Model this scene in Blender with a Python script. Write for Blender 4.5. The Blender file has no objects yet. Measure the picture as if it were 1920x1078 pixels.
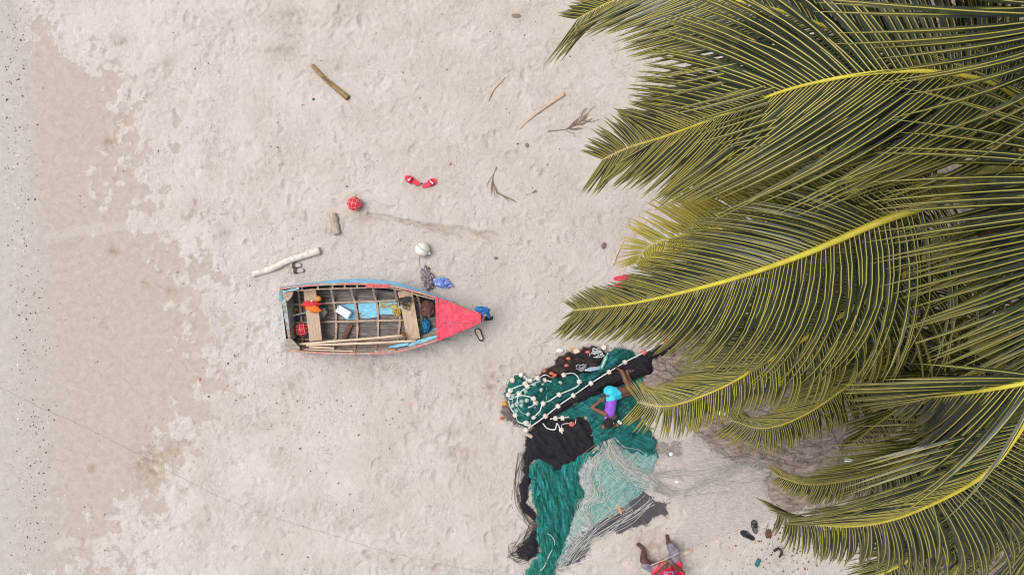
import bpy, bmesh, math, random
import numpy as np
from mathutils import Vector, Matrix, noise as mnoise
from mathutils.geometry import delaunay_2d_cdt

random.seed(7)
rng = np.random.default_rng(7)
SC = bpy.context.scene
COL = SC.collection
R = math.radians

# ------------------------------------------------------------------ camera
H = 12.0                 # drone height above the sand, metres
PPM = 110.0              # photograph pixels per metre on the sand
cam_d = bpy.data.cameras.new('camera')
cam_d.sensor_width = 36.0
cam_d.lens = 36.0 * H / (1920 / PPM)
cam_d.clip_end = 2000
cam = bpy.data.objects.new('camera', cam_d)
COL.objects.link(cam)
cam.location = (0, 0, H)
SC.camera = cam

# ------------------------------------------------------------------ sky, sun, exposure
SUN_EL, SUN_AZ = R(66), R(290)      # soft sun through thin overcast, from the left
world = bpy.data.worlds.new('World')
SC.world = world
world.use_nodes = True
wn = world.node_tree
wn.nodes.clear()
sky = wn.nodes.new('ShaderNodeTexSky')
sky.sky_type = 'NISHITA'
sky.sun_disc = False
sky.sun_elevation = SUN_EL
sky.sun_rotation = SUN_AZ
sky.air_density = 1.0
sky.dust_density = 4.0
hs = wn.nodes.new('ShaderNodeHueSaturation')
hs.inputs['Saturation'].default_value = 0.18
bg = wn.nodes.new('ShaderNodeBackground')
bg.inputs['Strength'].default_value = 0.13
wo = wn.nodes.new('ShaderNodeOutputWorld')
wn.links.new(sky.outputs[0], hs.inputs['Color'])
wn.links.new(hs.outputs[0], bg.inputs['Color'])
wn.links.new(bg.outputs[0], wo.inputs['Surface'])

sun_d = bpy.data.lights.new('sun', 'SUN')
sun_d.energy = 1.35
sun_d.angle = R(40)
sun_d.color = (1.0, 0.96, 0.92)
sun = bpy.data.objects.new('sun', sun_d)
COL.objects.link(sun)
sdir = Vector((math.sin(SUN_AZ) * math.cos(SUN_EL), math.cos(SUN_AZ) * math.cos(SUN_EL), math.sin(SUN_EL)))
sun.rotation_euler = sdir.to_track_quat('Z', 'Y').to_euler()
sun.location = sdir * 30

SC.view_settings.view_transform = 'Standard'
SC.view_settings.look = 'None'
SC.view_settings.gamma = 1.0
SC.view_settings.use_curve_mapping = False
SC.view_settings.exposure = 0.43
SC.render.film_transparent = False
SC.cycles.filter_width = 1.1
SC.cycles.max_bounces = 8
SC.cycles.transparent_max_bounces = 24

# ------------------------------------------------------------------ helpers
def P(px, py, z=0.0):
    """A point of the place at height z whose direction from the drone is that photograph pixel."""
    s = (H - z) / H / PPM
    return Vector(((px - 960) * s, (539 - py) * s, z))

OFF = {}
def tag(o, label=None, cat=None, group=None, kind=None):
    if label: o['label'] = label
    if cat: o['category'] = cat
    if group: o['group'] = group
    if kind: o['kind'] = kind
    return o

def root(name, loc, label, cat, group=None):
    o = bpy.data.objects.new(name, None)
    o.empty_display_size = 0.1
    COL.objects.link(o)
    o.location = loc
    OFF[o] = Vector(loc)
    return tag(o, label, cat, group)

def link(name, me, mat, parent=None, recentre=True):
    if mat is not None and len(me.materials) == 0:
        for m in (mat if isinstance(mat, (list, tuple)) else [mat]):
            me.materials.append(m)
    o = bpy.data.objects.new(name, me)
    COL.objects.link(o)
    if parent is not None:
        o.parent = parent
        o.matrix_parent_inverse = Matrix.Translation(-OFF[parent])
        OFF[o] = Vector((0, 0, 0))
    else:
        c = Vector((0, 0, 0))
        if recentre and len(me.vertices):
            co = np.empty(len(me.vertices) * 3, np.float32)
            me.vertices.foreach_get('co', co)
            co = co.reshape(-1, 3)
            lo, hi = co.min(0), co.max(0)
            c = Vector(((lo[0] + hi[0]) / 2, (lo[1] + hi[1]) / 2, lo[2]))
            me.transform(Matrix.Translation(-c))
        o.location = c
        OFF[o] = c
    return o

class MB:
    def __init__(s):
        s.v, s.f, s.uv, s.mi = [], [], [], []
    def add(s, vs, fs, uvs=None, mi=0):
        n = len(s.v)
        s.v += [tuple(p) for p in vs]
        s.f += [tuple(i + n for i in f) for f in fs]
        s.mi += [mi] * len(fs)
        s.uv += uvs if uvs is not None else [(0.0, 0.0)] * len(vs)
        return s
    def box(s, c, sx, sy, sz, rz=0.0, mi=0, M=None):
        vs = []
        for x in (-.5, .5):
            for y in (-.5, .5):
                for z in (-.5, .5):
                    vs.append(Vector((x * sx, y * sy, z * sz)))
        M = M or (Matrix.Translation(Vector(c)) @ Matrix.Rotation(rz, 4, 'Z'))
        vs = [M @ p for p in vs]
        return s.add(vs, [(0, 1, 3, 2), (4, 6, 7, 5), (0, 4, 5, 1), (2, 3, 7, 6), (0, 2, 6, 4), (1, 5, 7, 3)], mi=mi)
    def tube(s, pts, r, n=8, mi=0, cap=True):
        pts = [Vector(p) for p in pts]
        rr = list(r) if hasattr(r, '__len__') else [r] * len(pts)
        vs, fs = [], []
        N = None
        for i, p in enumerate(pts):
            t = (pts[min(i + 1, len(pts) - 1)] - pts[max(i - 1, 0)])
            t = t.normalized() if t.length > 1e-9 else Vector((1, 0, 0))
            if N is None:
                N = t.cross(Vector((0, 0, 1)))
                if N.length < 1e-3: N = t.cross(Vector((0, 1, 0)))
            N = (N - t * N.dot(t)).normalized()
            B = t.cross(N)
            for k in range(n):
                a = 2 * math.pi * k / n
                vs.append(p + (N * math.cos(a) + B * math.sin(a)) * rr[i])
        for i in range(len(pts) - 1):
            for k in range(n):
                k2 = (k + 1) % n
                fs.append((i * n + k, i * n + k2, (i + 1) * n + k2, (i + 1) * n + k))
        if cap:
            fs.append(tuple(range(n - 1, -1, -1)))
            fs.append(tuple((len(pts) - 1) * n + k for k in range(n)))
        return s.add(vs, fs, mi=mi)
    def sweep(s, pts, w, h, mi=0, side=None):
        """rectangular section swept along pts; w across, h in height"""
        pts = [Vector(p) for p in pts]
        ww = list(w) if hasattr(w, '__len__') else [w] * len(pts)
        vs, fs = [], []
        for i, p in enumerate(pts):
            t = (pts[min(i + 1, len(pts) - 1)] - pts[max(i - 1, 0)]).normalized()
            S = side(i) if side else Vector((-t.y, t.x, 0))
            S = S.normalized()
            U = t.cross(S)
            if U.z < 0: U = -U
            for a, b in ((-1, -1), (1, -1), (1, 1), (-1, 1)):
                vs.append(p + S * (a * ww[i] / 2) + U * (b * h / 2))
        for i in range(len(pts) - 1):
            for k in range(4):
                k2 = (k + 1) % 4
                fs.append((i * 4 + k, i * 4 + k2, (i + 1) * 4 + k2, (i + 1) * 4 + k))
        m = (len(pts) - 1) * 4
        fs += [(3, 2, 1, 0), (m, m + 1, m + 2, m + 3)]
        return s.add(vs, fs, mi=mi)
    def prism(s, poly, h, mi=0):
        """poly: top vertices in order (Vectors); extruded down by h"""
        n = len(poly)
        vs = [Vector(p) for p in poly] + [Vector(p) - Vector((0, 0, h)) for p in poly]
        fs = [tuple(range(n)), tuple(range(2 * n - 1, n - 1, -1))]
        fs += [((k + 1) % n, k, n + k, n + (k + 1) % n) for k in range(n)]
        return s.add(vs, fs, mi=mi)
    def ball(s, c, r, sub=2, sc=(1, 1, 1), nz=0.0, nf=3.0, mi=0, M=None, seed=0):
        bm = bmesh.new()
        bmesh.ops.create_icosphere(bm, subdivisions=sub, radius=1.0)
        vs = []
        for v in bm.verts:
            d = v.co.copy()
            k = 1.0
            if nz:
                q = d * nf + Vector((seed * 7.1, seed * 3.3, seed))
                k += nz * (mnoise.noise(q) + 0.5 * mnoise.noise(q * 2.3))
            p = Vector((d.x * sc[0], d.y * sc[1], d.z * sc[2])) * (r * k)
            vs.append((M @ p if M else p) + Vector(c))
        bm.verts.index_update()
        fs = [tuple(v.index for v in f.verts) for f in bm.faces]
        bm.free()
        return s.add(vs, fs, mi=mi)
    def lathe(s, prof, M, n=16, mi=0):
        vs, fs = [], []
        for (r, z) in prof:
            for k in range(n):
                a = 2 * math.pi * k / n
                vs.append(M @ Vector((r * math.cos(a), r * math.sin(a), z)))
        m = len(prof)
        for i in range(m - 1):
            for k in range(n):
                k2 = (k + 1) % n
                fs.append((i * n + k, i * n + k2, (i + 1) * n + k2, (i + 1) * n + k))
        fs.append(tuple(range(n - 1, -1, -1)))
        fs.append(tuple((m - 1) * n + k for k in range(n)))
        return s.add(vs, fs, mi=mi)
    def mesh(s, name='mesh', smooth=False, uv=False):
        me = bpy.data.meshes.new(name)
        me.from_pydata(s.v, [], s.f)
        if any(s.mi):
            me.polygons.foreach_set('material_index', s.mi)
        if uv:
            l = me.uv_layers.new(name='UVMap')
            idx = np.empty(len(me.loops), np.int32)
            me.loops.foreach_get('vertex_index', idx)
            a = np.array(s.uv, np.float32)[idx]
            l.data.foreach_set('uv', a.ravel())
        if smooth:
            me.polygons.foreach_set('use_smooth', [True] * len(me.polygons))
        me.update()
        return me
    def build(s, name, mat, parent=None, smooth=False, uv=False):
        return link(name, s.mesh(name, smooth, uv), mat, parent)

def spline(pts, n):
    """Catmull-Rom through pts (Vectors), n samples, roughly even arc length"""
    pts = [Vector(p) for p in pts]
    e = [pts[0] * 2 - pts[1]] + pts + [pts[-1] * 2 - pts[-2]]
    dense = []
    for i in range(1, len(e) - 2):
        for k in range(24):
            t = k / 24
            p0, p1, p2, p3 = e[i - 1], e[i], e[i + 1], e[i + 2]
            dense.append(0.5 * ((2 * p1) + (p2 - p0) * t + (2 * p0 - 5 * p1 + 4 * p2 - p3) * t * t + (3 * p1 - p0 - 3 * p2 + p3) * t ** 3))
    dense.append(pts[-1])
    d = [0.0]
    for a, b in zip(dense, dense[1:]):
        d.append(d[-1] + (b - a).length)
    out, j = [], 0
    for i in range(n):
        q = d[-1] * i / (n - 1)
        while j < len(d) - 2 and d[j + 1] < q: j += 1
        f = (q - d[j]) / max(d[j + 1] - d[j], 1e-9)
        out.append(dense[j].lerp(dense[j + 1], f))
    return out, d[-1]

# ------------------------------------------------------------------ materials
def new_mat(name):
    m = bpy.data.materials.new(name)
    m.use_nodes = True
    nt = m.node_tree
    return m, nt, nt.nodes['Principled BSDF'], nt.nodes['Material Output']

def nd(nt, kind, **kw):
    n = nt.nodes.new(kind)
    for k, v in kw.items():
        if k in n.inputs: n.inputs[k].default_value = v
        else: setattr(n, k, v)
    return n

def ramp(nt, src, stops):
    r = nt.nodes.new('ShaderNodeValToRGB')
    el = r.color_ramp.elements
    while len(el) < len(stops): el.new(0.5)
    for e, (p, c) in zip(el, stops):
        e.position = p
        e.color = c if len(c) == 4 else (*c, 1)
    nt.links.new(src, r.inputs[0])
    return r.outputs[0]

def coords(nt, scale=(1, 1, 1), rot=(0, 0, 0)):
    tc = nt.nodes.new('ShaderNodeTexCoord')
    mp = nt.nodes.new('ShaderNodeMapping')
    mp.inputs['Scale'].default_value = scale
    src = tc.outputs['Object']
    if any(rot):
        mr = nt.nodes.new('ShaderNodeMapping')
        mr.inputs['Rotation'].default_value = rot
        nt.links.new(src, mr.inputs[0]); src = mr.outputs[0]
    nt.links.new(src, mp.inputs[0])
    return mp.outputs[0]

def mat(name, stops, scale=8.0, stretch=(1, 1, 1), rot=0.0, rough=0.7, bump=0.0, bscale=None, detail=6.0, spec=0.3, fine=0.0, sheen=0.0, distort=0.0, transl=0.0, alpha=None, alpha_scale=40.0, subsurf=0.0, fine_scale=None):
    """noise-driven colour from stops; optional relief and see-through weave"""
    m, nt, b, out = new_mat(name)
    v = coords(nt, stretch, (0, 0, rot))
    n = nd(nt, 'ShaderNodeTexNoise', Scale=scale, Detail=detail, Roughness=0.62, Distortion=distort)
    nt.links.new(v, n.inputs['Vector'])
    c = ramp(nt, n.outputs['Fac'], stops)
    if fine:
        n2 = nd(nt, 'ShaderNodeTexNoise', Scale=fine_scale or scale * 7, Detail=4.0)
        nt.links.new(coords(nt) if fine_scale else v, n2.inputs['Vector'])
        mx = nd(nt, 'ShaderNodeMixRGB', blend_type='OVERLAY', Fac=fine)
        nt.links.new(c, mx.inputs[1])
        nt.links.new(n2.outputs['Fac'], mx.inputs[2])
        c = mx.outputs[0]
    nt.links.new(c, b.inputs['Base Color'])
    b.inputs['Roughness'].default_value = rough
    b.inputs['Specular IOR Level'].default_value = spec
    if sheen: b.inputs['Sheen Weight'].default_value = sheen
    if subsurf:
        b.inputs['Subsurface Weight'].default_value = subsurf
        b.inputs['Subsurface Radius'].default_value = (0.02, 0.008, 0.004)
    if bump:
        n3 = nd(nt, 'ShaderNodeTexNoise', Scale=bscale or scale * 3, Detail=5.0)
        nt.links.new(v, n3.inputs['Vector'])
        bp = nd(nt, 'ShaderNodeBump', Strength=1.0, Distance=bump)
        nt.links.new(n3.outputs['Fac'], bp.inputs['Height'])
        nt.links.new(bp.outputs[0], b.inputs['Normal'])
    if alpha is not None:
        lo, hi = alpha
        n4 = nd(nt, 'ShaderNodeTexNoise', Scale=alpha_scale, Detail=6.0, Roughness=0.7)
        nt.links.new(v, n4.inputs['Vector'])
        a = ramp(nt, n4.outputs['Fac'], [(0.35, (lo,) * 3), (0.65, (hi,) * 3)])
        nt.links.new(a, b.inputs['Alpha'])
    return m

def painted(name, paint, under, wear=0.5, scale=6.0, stretch=(1, 1, 1), rough=0.55, rot=0.0):
    """paint worn through to what is under it"""
    m, nt, b, out = new_mat(name)
    v = coords(nt, stretch, (0, 0, rot))
    n = nd(nt, 'ShaderNodeTexNoise', Scale=scale, Detail=9.0, Roughness=0.7)
    nt.links.new(v, n.inputs['Vector'])
    n2 = nd(nt, 'ShaderNodeTexNoise', Scale=scale * 2.5, Detail=6.0)
    nt.links.new(v, n2.inputs['Vector'])
    mask = ramp(nt, n.outputs['Fac'], [(wear - 0.02, (0, 0, 0)), (wear + 0.03, (1, 1, 1))])
    pa = ramp(nt, n2.outputs['Fac'], [(0.3, [x * 0.72 for x in paint]), (0.55, paint), (0.75, [min(1, x * 1.1 + .05) for x in paint])])
    un = ramp(nt, n2.outputs['Fac'], [(0.35, [x * 0.5 for x in under]), (0.65, under)])
    mx = nd(nt, 'ShaderNodeMixRGB')
    nt.links.new(mask, mx.inputs[0]); nt.links.new(pa, mx.inputs[1]); nt.links.new(un, mx.inputs[2])
    nt.links.new(mx.outputs[0], b.inputs['Base Color'])
    b.inputs['Roughness'].default_value = rough
    b.inputs['Specular IOR Level'].default_value = 0.3
    bp = nd(nt, 'ShaderNodeBump', Strength=0.6, Distance=0.004)
    nt.links.new(n2.outputs['Fac'], bp.inputs['Height'])
    nt.links.new(bp.outputs[0], b.inputs['Normal'])
    return m

# ------------------------------------------------------------------ numpy noise for the sand relief
def gnoise(x, y, seed):
    r = np.random.default_rng(seed)
    ang = r.random((256, 256)) * 2 * np.pi
    gx, gy = np.cos(ang), np.sin(ang)
    xi, yi = np.floor(x).astype(int), np.floor(y).astype(int)
    xf, yf = x - xi, y - yi
    def g(ix, iy, dx, dy):
        a, b = ix & 255, iy & 255
        return gx[a, b] * dx + gy[a, b] * dy
    u = xf ** 3 * (xf * (xf * 6 - 15) + 10)
    v = yf ** 3 * (yf * (yf * 6 - 15) + 10)
    n00, n10 = g(xi, yi, xf, yf), g(xi + 1, yi, xf - 1, yf)
    n01, n11 = g(xi, yi + 1, xf, yf - 1), g(xi + 1, yi + 1, xf - 1, yf - 1)
    return (n00 * (1 - u) + n10 * u) * (1 - v) + (n01 * (1 - u) + n11 * u) * v

def fbm(x, y, seed, oct=4, gain=0.5):
    s, a = 0, 1.0
    for k in range(oct):
        s = s + a * gnoise(x * 2 ** k, y * 2 ** k, seed + k)
        a *= gain
    return s

def ss(a, b, x):
    t = np.clip((x - a) / (b - a), 0, 1)
    return t * t * (3 - 2 * t)

# ------------------------------------------------------------------ the ground: one sheet of sand
ST = 0.020
xs = np.concatenate([[-400, -150, -60, -30, -18, -13], np.arange(-10.4, 10.4 + ST / 2, ST), [13, 18, 30, 60, 150, 400]])
ys = np.concatenate([[-400, -150, -60, -30, -16, -10], np.arange(-6.4, 6.4 + ST / 2, ST), [10, 16, 30, 60, 150, 400]])
GX, GY = np.meshgrid(xs, ys, indexing='xy')
PX, PY = GX * PPM + 960, 539 - GY * PPM       # ground position in photograph units

wx = fbm(GX * 1.1, GY * 1.1, 11, 3)
wy = fbm(GX * 1.1, GY * 1.1, 21, 3)
# wind-dried dry sand against damp sand (left), with a ragged edge
edge = np.interp(PY, [-50, 60, 95, 120, 180, 300, 350, 430, 470, 560, 620, 700, 780, 840, 900, 960, 1010, 1100],
                 [30, 35, 125, 200, 230, 262, 240, 275, 335, 378, 392, 398, 370, 325, 285, 240, 200, 165])
rag = fbm(GX * 2.2, GY * 2.2, 31, 5, 0.62)
rag2 = fbm(GX * 5.5, GY * 5.0, 36, 4, 0.65)
damp = ss(-48, 48, (edge - PX) + rag * 150 + rag2 * 100 + wx * 30)
grey_e = np.interp(PY, [-50, 0, 90, 200, 300, 400, 480, 560, 700, 900, 1100], [25, 34, 40, 48, 50, 62, 66, 50, 55, 65, 70])
gs_ = np.interp(PY, [0, 380, 560, 1100], [0, 10, 60, 70])
grey = ss(-20 - gs_, 12 + gs_, (grey_e - PX) + rag * np.interp(PY, [0, 380, 560, 1100], [8, 12, 40, 45]))
# broad bands of drier, lighter sand running across the damp field
def band(pts, w, soft=0.5):
    """distance mask to a polyline given in photograph pixels, w = half width in px"""
    d = np.full(GX.shape, 1e9)
    m = (PX > -80) & (PX < 2000)
    for (a, b), (c, e) in zip(pts, pts[1:]):
        L2 = (c - a) ** 2 + (e - b) ** 2
        t = np.clip(((PX - a) * (c - a) + (PY - b) * (e - b)) / L2, 0, 1)
        d = np.minimum(d, np.hypot(PX - (a + t * (c - a)), PY - (b + t * (e - b))))
    return d / w
dd = band([(95, 446), (150, 432), (235, 424)], 13) + 0.5 * rag
damp = damp * (0.45 + 0.55 * ss(0.6, 1.3, dd))
dd2 = band([(110, 1020), (190, 1014), (280, 1022)], 15) + 0.9 * rag
damp = damp * (0.35 + 0.65 * ss(0.5, 1.4, dd2))

# relief: trampled, wind-crumbled dry sand, smooth damp sand
ux, uy = GX + 0.22 * wx, GY + 0.22 * wy
rd = lambda n: 1 - np.abs(n) * 2
trample = rd(fbm(ux * 2.6, uy * 3.2, 41, 3)) * 0.0045 + rd(gnoise(ux * 6.0 + 0.5 * wy, uy * 7.5, 51)) * 0.0060 + gnoise(ux * 13, uy * 14, 61) * 0.0050 + rd(gnoise(ux * 19, uy * 21, 66)) * 0.0040
amt = 1.0 - 0.80 * np.clip(damp, 0, 1)
amt = np.minimum(amt, 1 - 0.9 * grey)
amt *= 0.75 + 0.5 * np.clip(0.5 + fbm(GX * 0.5, GY * 0.5, 71, 2), 0, 1)
hgt = trample * amt * 1.2
hgt += damp * (1 - grey) * gnoise(ux * 8, uy * 8, 81) * 0.0022 + 0.015 * fbm(GX * 0.35, GY * 0.35, 91, 2)

core_x0, core_y0 = 6, 6
nxc, nyc = len(xs) - 12, len(ys) - 12
def stamp(x, y, rx, ry, ang, fn):
    """fn(u, v) adds height on the unit disc scaled to rx, ry and turned by ang"""
    rr = max(rx, ry) * 1.6
    i0, i1 = int((x - rr + 10.4) / ST), int((x + rr + 10.4) / ST) + 1
    j0, j1 = int((y - rr + 6.4) / ST), int((y + rr + 6.4) / ST) + 1
    i0, i1 = max(i0, 0), min(i1, nxc); j0, j1 = max(j0, 0), min(j1, nyc)
    if i1 - i0 < 2 or j1 - j0 < 2: return None
    sl = (slice(core_y0 + j0, core_y0 + j1), slice(core_x0 + i0, core_x0 + i1))
    dx, dy = GX[sl] - x, GY[sl] - y
    ca, sa = math.cos(ang), math.sin(ang)
    return sl, fn((dx * ca + dy * sa) / rx, (-dx * sa + dy * ca) / ry)
def dent(depth, rim):
    def f(u, v):
        q = u * u + v * v
        return -depth * np.exp(-q * 1.6) + rim * np.exp(-((np.sqrt(q) - 1.15) / 0.28) ** 2) * (0.6 + 0.4 * u)
    return f
for k in range(9500):
    x, y = rng.uniform(-8.9, 10), rng.uniform(-5.6, 5.6)
    px = x * PPM + 960
    j, i = int((y + 6.4) / ST) + core_y0, int((x + 10.4) / ST) + core_x0
    a = amt[j, i]
    if rng.random() > a: continue
    L = 0.035 + 0.10 * rng.random() ** 1.8
    r_ = stamp(x, y, L, L * rng.uniform(0.4, 0.75), rng.uniform(0, math.pi), dent(L * rng.uniform(0.05, 0.27) * rng.uniform(.5, 1), L * rng.uniform(0.02, 0.13)))
    if r_: hgt[r_[0]] += r_[1] * a
# trodden holes and smudges of turned-up damp sand
smudge = np.zeros_like(GX)
SPOTS = [(283, 868, 26, 34, .9), (280, 882, 12, 10, .9), (205, 270, 12, 10, .9), (234, 215, 6, 22, .6), (230, 78, 14, 8, .7), (213, 472, 9, 8, .9),
         (275, 532, 9, 9, .5), (320, 545, 16, 12, .5), (197, 612, 6, 12, .6), (174, 880, 6, 8, .8), (158, 1018, 5, 10, .6), (370, 985, 14, 30, .35), (342, 925, 10, 14, .4),
         (315, 125, 8, 12, .6), (365, 385, 8, 14, .6), (345, 408, 6, 5, .5), (418, 440, 12, 10, .45), (920, 715, 10, 28, .75), (870, 850, 26, 12, .5), (850, 810, 22, 5, .5),
         (640, 980, 8, 12, .4), (320, 845, 28, 8, .6), (350, 830, 26, 6, .5), (690, 405, 28, 14, .4), (545, 720, 26, 16, .3), (480, 800, 40, 10, .3), (565, 30, 60, 14, .35), (520, 95, 40, 10, .35),
         (400, 300, 20, 50, .25), (120, 460, 20, 8, .3), (720, 690, 60, 10, .35), (1225, 1020, 40, 24, .45), (1290, 1060, 20, 10, .4), (1340, 900, 30, 20, .3)]
for (a, b, rx, ry, k) in SPOTS:
    p = P(a, b)
    r_ = stamp(p.x, p.y, rx / PPM * 1.3, ry / PPM * 1.3, 0.0, lambda u, v: np.exp(-(u * u + v * v) * 1.4))
    if r_:
        sl, e = r_
        br = np.clip(0.75 + 1.5 * fbm(GX[sl] * 9, GY[sl] * 9, 101, 3), 0, 1.3)
        smudge[sl] = np.maximum(smudge[sl], e * k * br)
        hgt[sl] -= 0.020 * e * k
# small crescents tinted darker and pressed slightly into the sand
for k in range(520):
    cl = [(470, 520, 90, 260), (620, 60, 160, 60), (560, 780, 160, 90), (860, 860, 90, 150), (330, 560, 60, 240), (1200, 990, 120, 60), (700, 420, 200, 130)][rng.integers(0, 7)]
    a, b = (rng.normal(cl[0], cl[2]), rng.normal(cl[1], cl[3])) if rng.random() < .75 else (rng.uniform(100, 1500), rng.uniform(0, 1078))
    p = P(a, b)
    L = rng.uniform(.03, .08)
    cv = rng.uniform(.2, .8)
    r_ = stamp(p.x, p.y, L, L * rng.uniform(.25, .5), rng.uniform(0, math.pi), lambda u, v: np.exp(-(u * u + (v - cv * u * u) ** 2 * 2.2) * 1.6))
    if r_:
        smudge[r_[0]] = np.maximum(smudge[r_[0]], r_[1] * rng.uniform(.15, .6))
        hgt[r_[0]] -= .008 * r_[1]
# drag mark of something heavy pulled through the sand
tr = [(690, 402), (720, 408), (770, 418), (820, 428), (870, 436), (935, 443)]
tw = np.interp(PX, [690, 720, 790, 860, 910, 940], [3, 4, 6, 11, 8, 3])
dt = band(tr, 1.0) / tw + 0.5 * rag + 0.5 * rag2
smudge = np.maximum(smudge, (1 - ss(0.5, 1.2, dt)) * np.clip(0.34 + 0.5 * rag, 0.12, 0.6))
hgt = hgt * (0.25 + 0.75 * ss(0.5, 1.1, dt)) - 0.018 * (1 - ss(0.4, 1.1, dt)) + 0.012 * np.exp(-((dt - 1.35) / 0.3) ** 2)
# sand banked up along the boat's bottom
hb_ = band([(528, 552), (600, 541), (700, 538), (765, 550), (835, 575), (900, 600), (832, 632), (760, 655), (660, 664), (560, 660), (532, 655), (528, 552)], 1.0)
inb = (PX > 560) & (PX < 860) & (np.abs(PY - 600) < 36)
hgt += np.where(inb, 0, 0.045 * np.exp(-((hb_ - 4) / 9.0) ** 2) * np.clip(0.7 + 1.2 * rag + 0.8 * rag2, 0, 1.5))
# narrow wheel and rope scores across the damp field
for pts, w in (([(38, 22), (130, 20), (240, 8)], 2.0), ([(40, 14), (170, 4)], 2.0), ([(85, 387), (185, 381)], 1.2), ([(160, 74), (240, 82)], 1.2), ([(60, 85), (80, 60)], 2.5)):
    q = band(pts, w)
    hgt -= 0.010 * np.exp(-q * q)
# soil and leaf mould under the palms
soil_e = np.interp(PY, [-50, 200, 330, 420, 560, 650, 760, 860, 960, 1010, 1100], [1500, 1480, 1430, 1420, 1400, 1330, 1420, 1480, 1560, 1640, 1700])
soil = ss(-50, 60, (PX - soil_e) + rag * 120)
smudge = np.where(PX < -60, 0, smudge)

bleach = np.clip(np.interp(PX, [0, 120, 300, 520, 900, 1400], [1, 1, 1, .45, .1, 0]) + 0.9 * wx + 0.5 * rag, 0, 1)
nV = GX.size
co = np.stack([GX, GY, hgt], -1).reshape(-1, 3).astype(np.float32)
far = (np.abs(GX) > 10.6) | (np.abs(GY) > 6.6)
co[far.ravel(), 2] = 0.0
W_, H_ = len(xs), len(ys)
ii = np.arange(nV).reshape(H_, W_)
quads = np.stack([ii[:-1, :-1], ii[:-1, 1:], ii[1:, 1:], ii[1:, :-1]], -1).reshape(-1, 4).astype(np.int32)
gm = bpy.data.meshes.new('sand')
gm.vertices.add(nV); gm.vertices.foreach_set('co', co.ravel())
gm.loops.add(quads.size); gm.loops.foreach_set('vertex_index', quads.ravel())
gm.polygons.add(len(quads)); gm.polygons.foreach_set('loop_start', np.arange(len(quads), dtype=np.int32) * 4)
gm.polygons.foreach_set('use_smooth', np.ones(len(quads), bool))
gm.update(calc_edges=True)
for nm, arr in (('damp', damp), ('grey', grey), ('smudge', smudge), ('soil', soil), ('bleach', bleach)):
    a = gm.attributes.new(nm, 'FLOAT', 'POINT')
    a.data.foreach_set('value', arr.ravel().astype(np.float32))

def ground_z(x, y):
    i = int(round((x + 10.4) / ST)) + core_x0
    j = int(round((y + 6.4) / ST)) + core_y0
    if 0 <= i < W_ and 0 <= j < H_: return float(hgt[j, i])
    return 0.0

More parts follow.
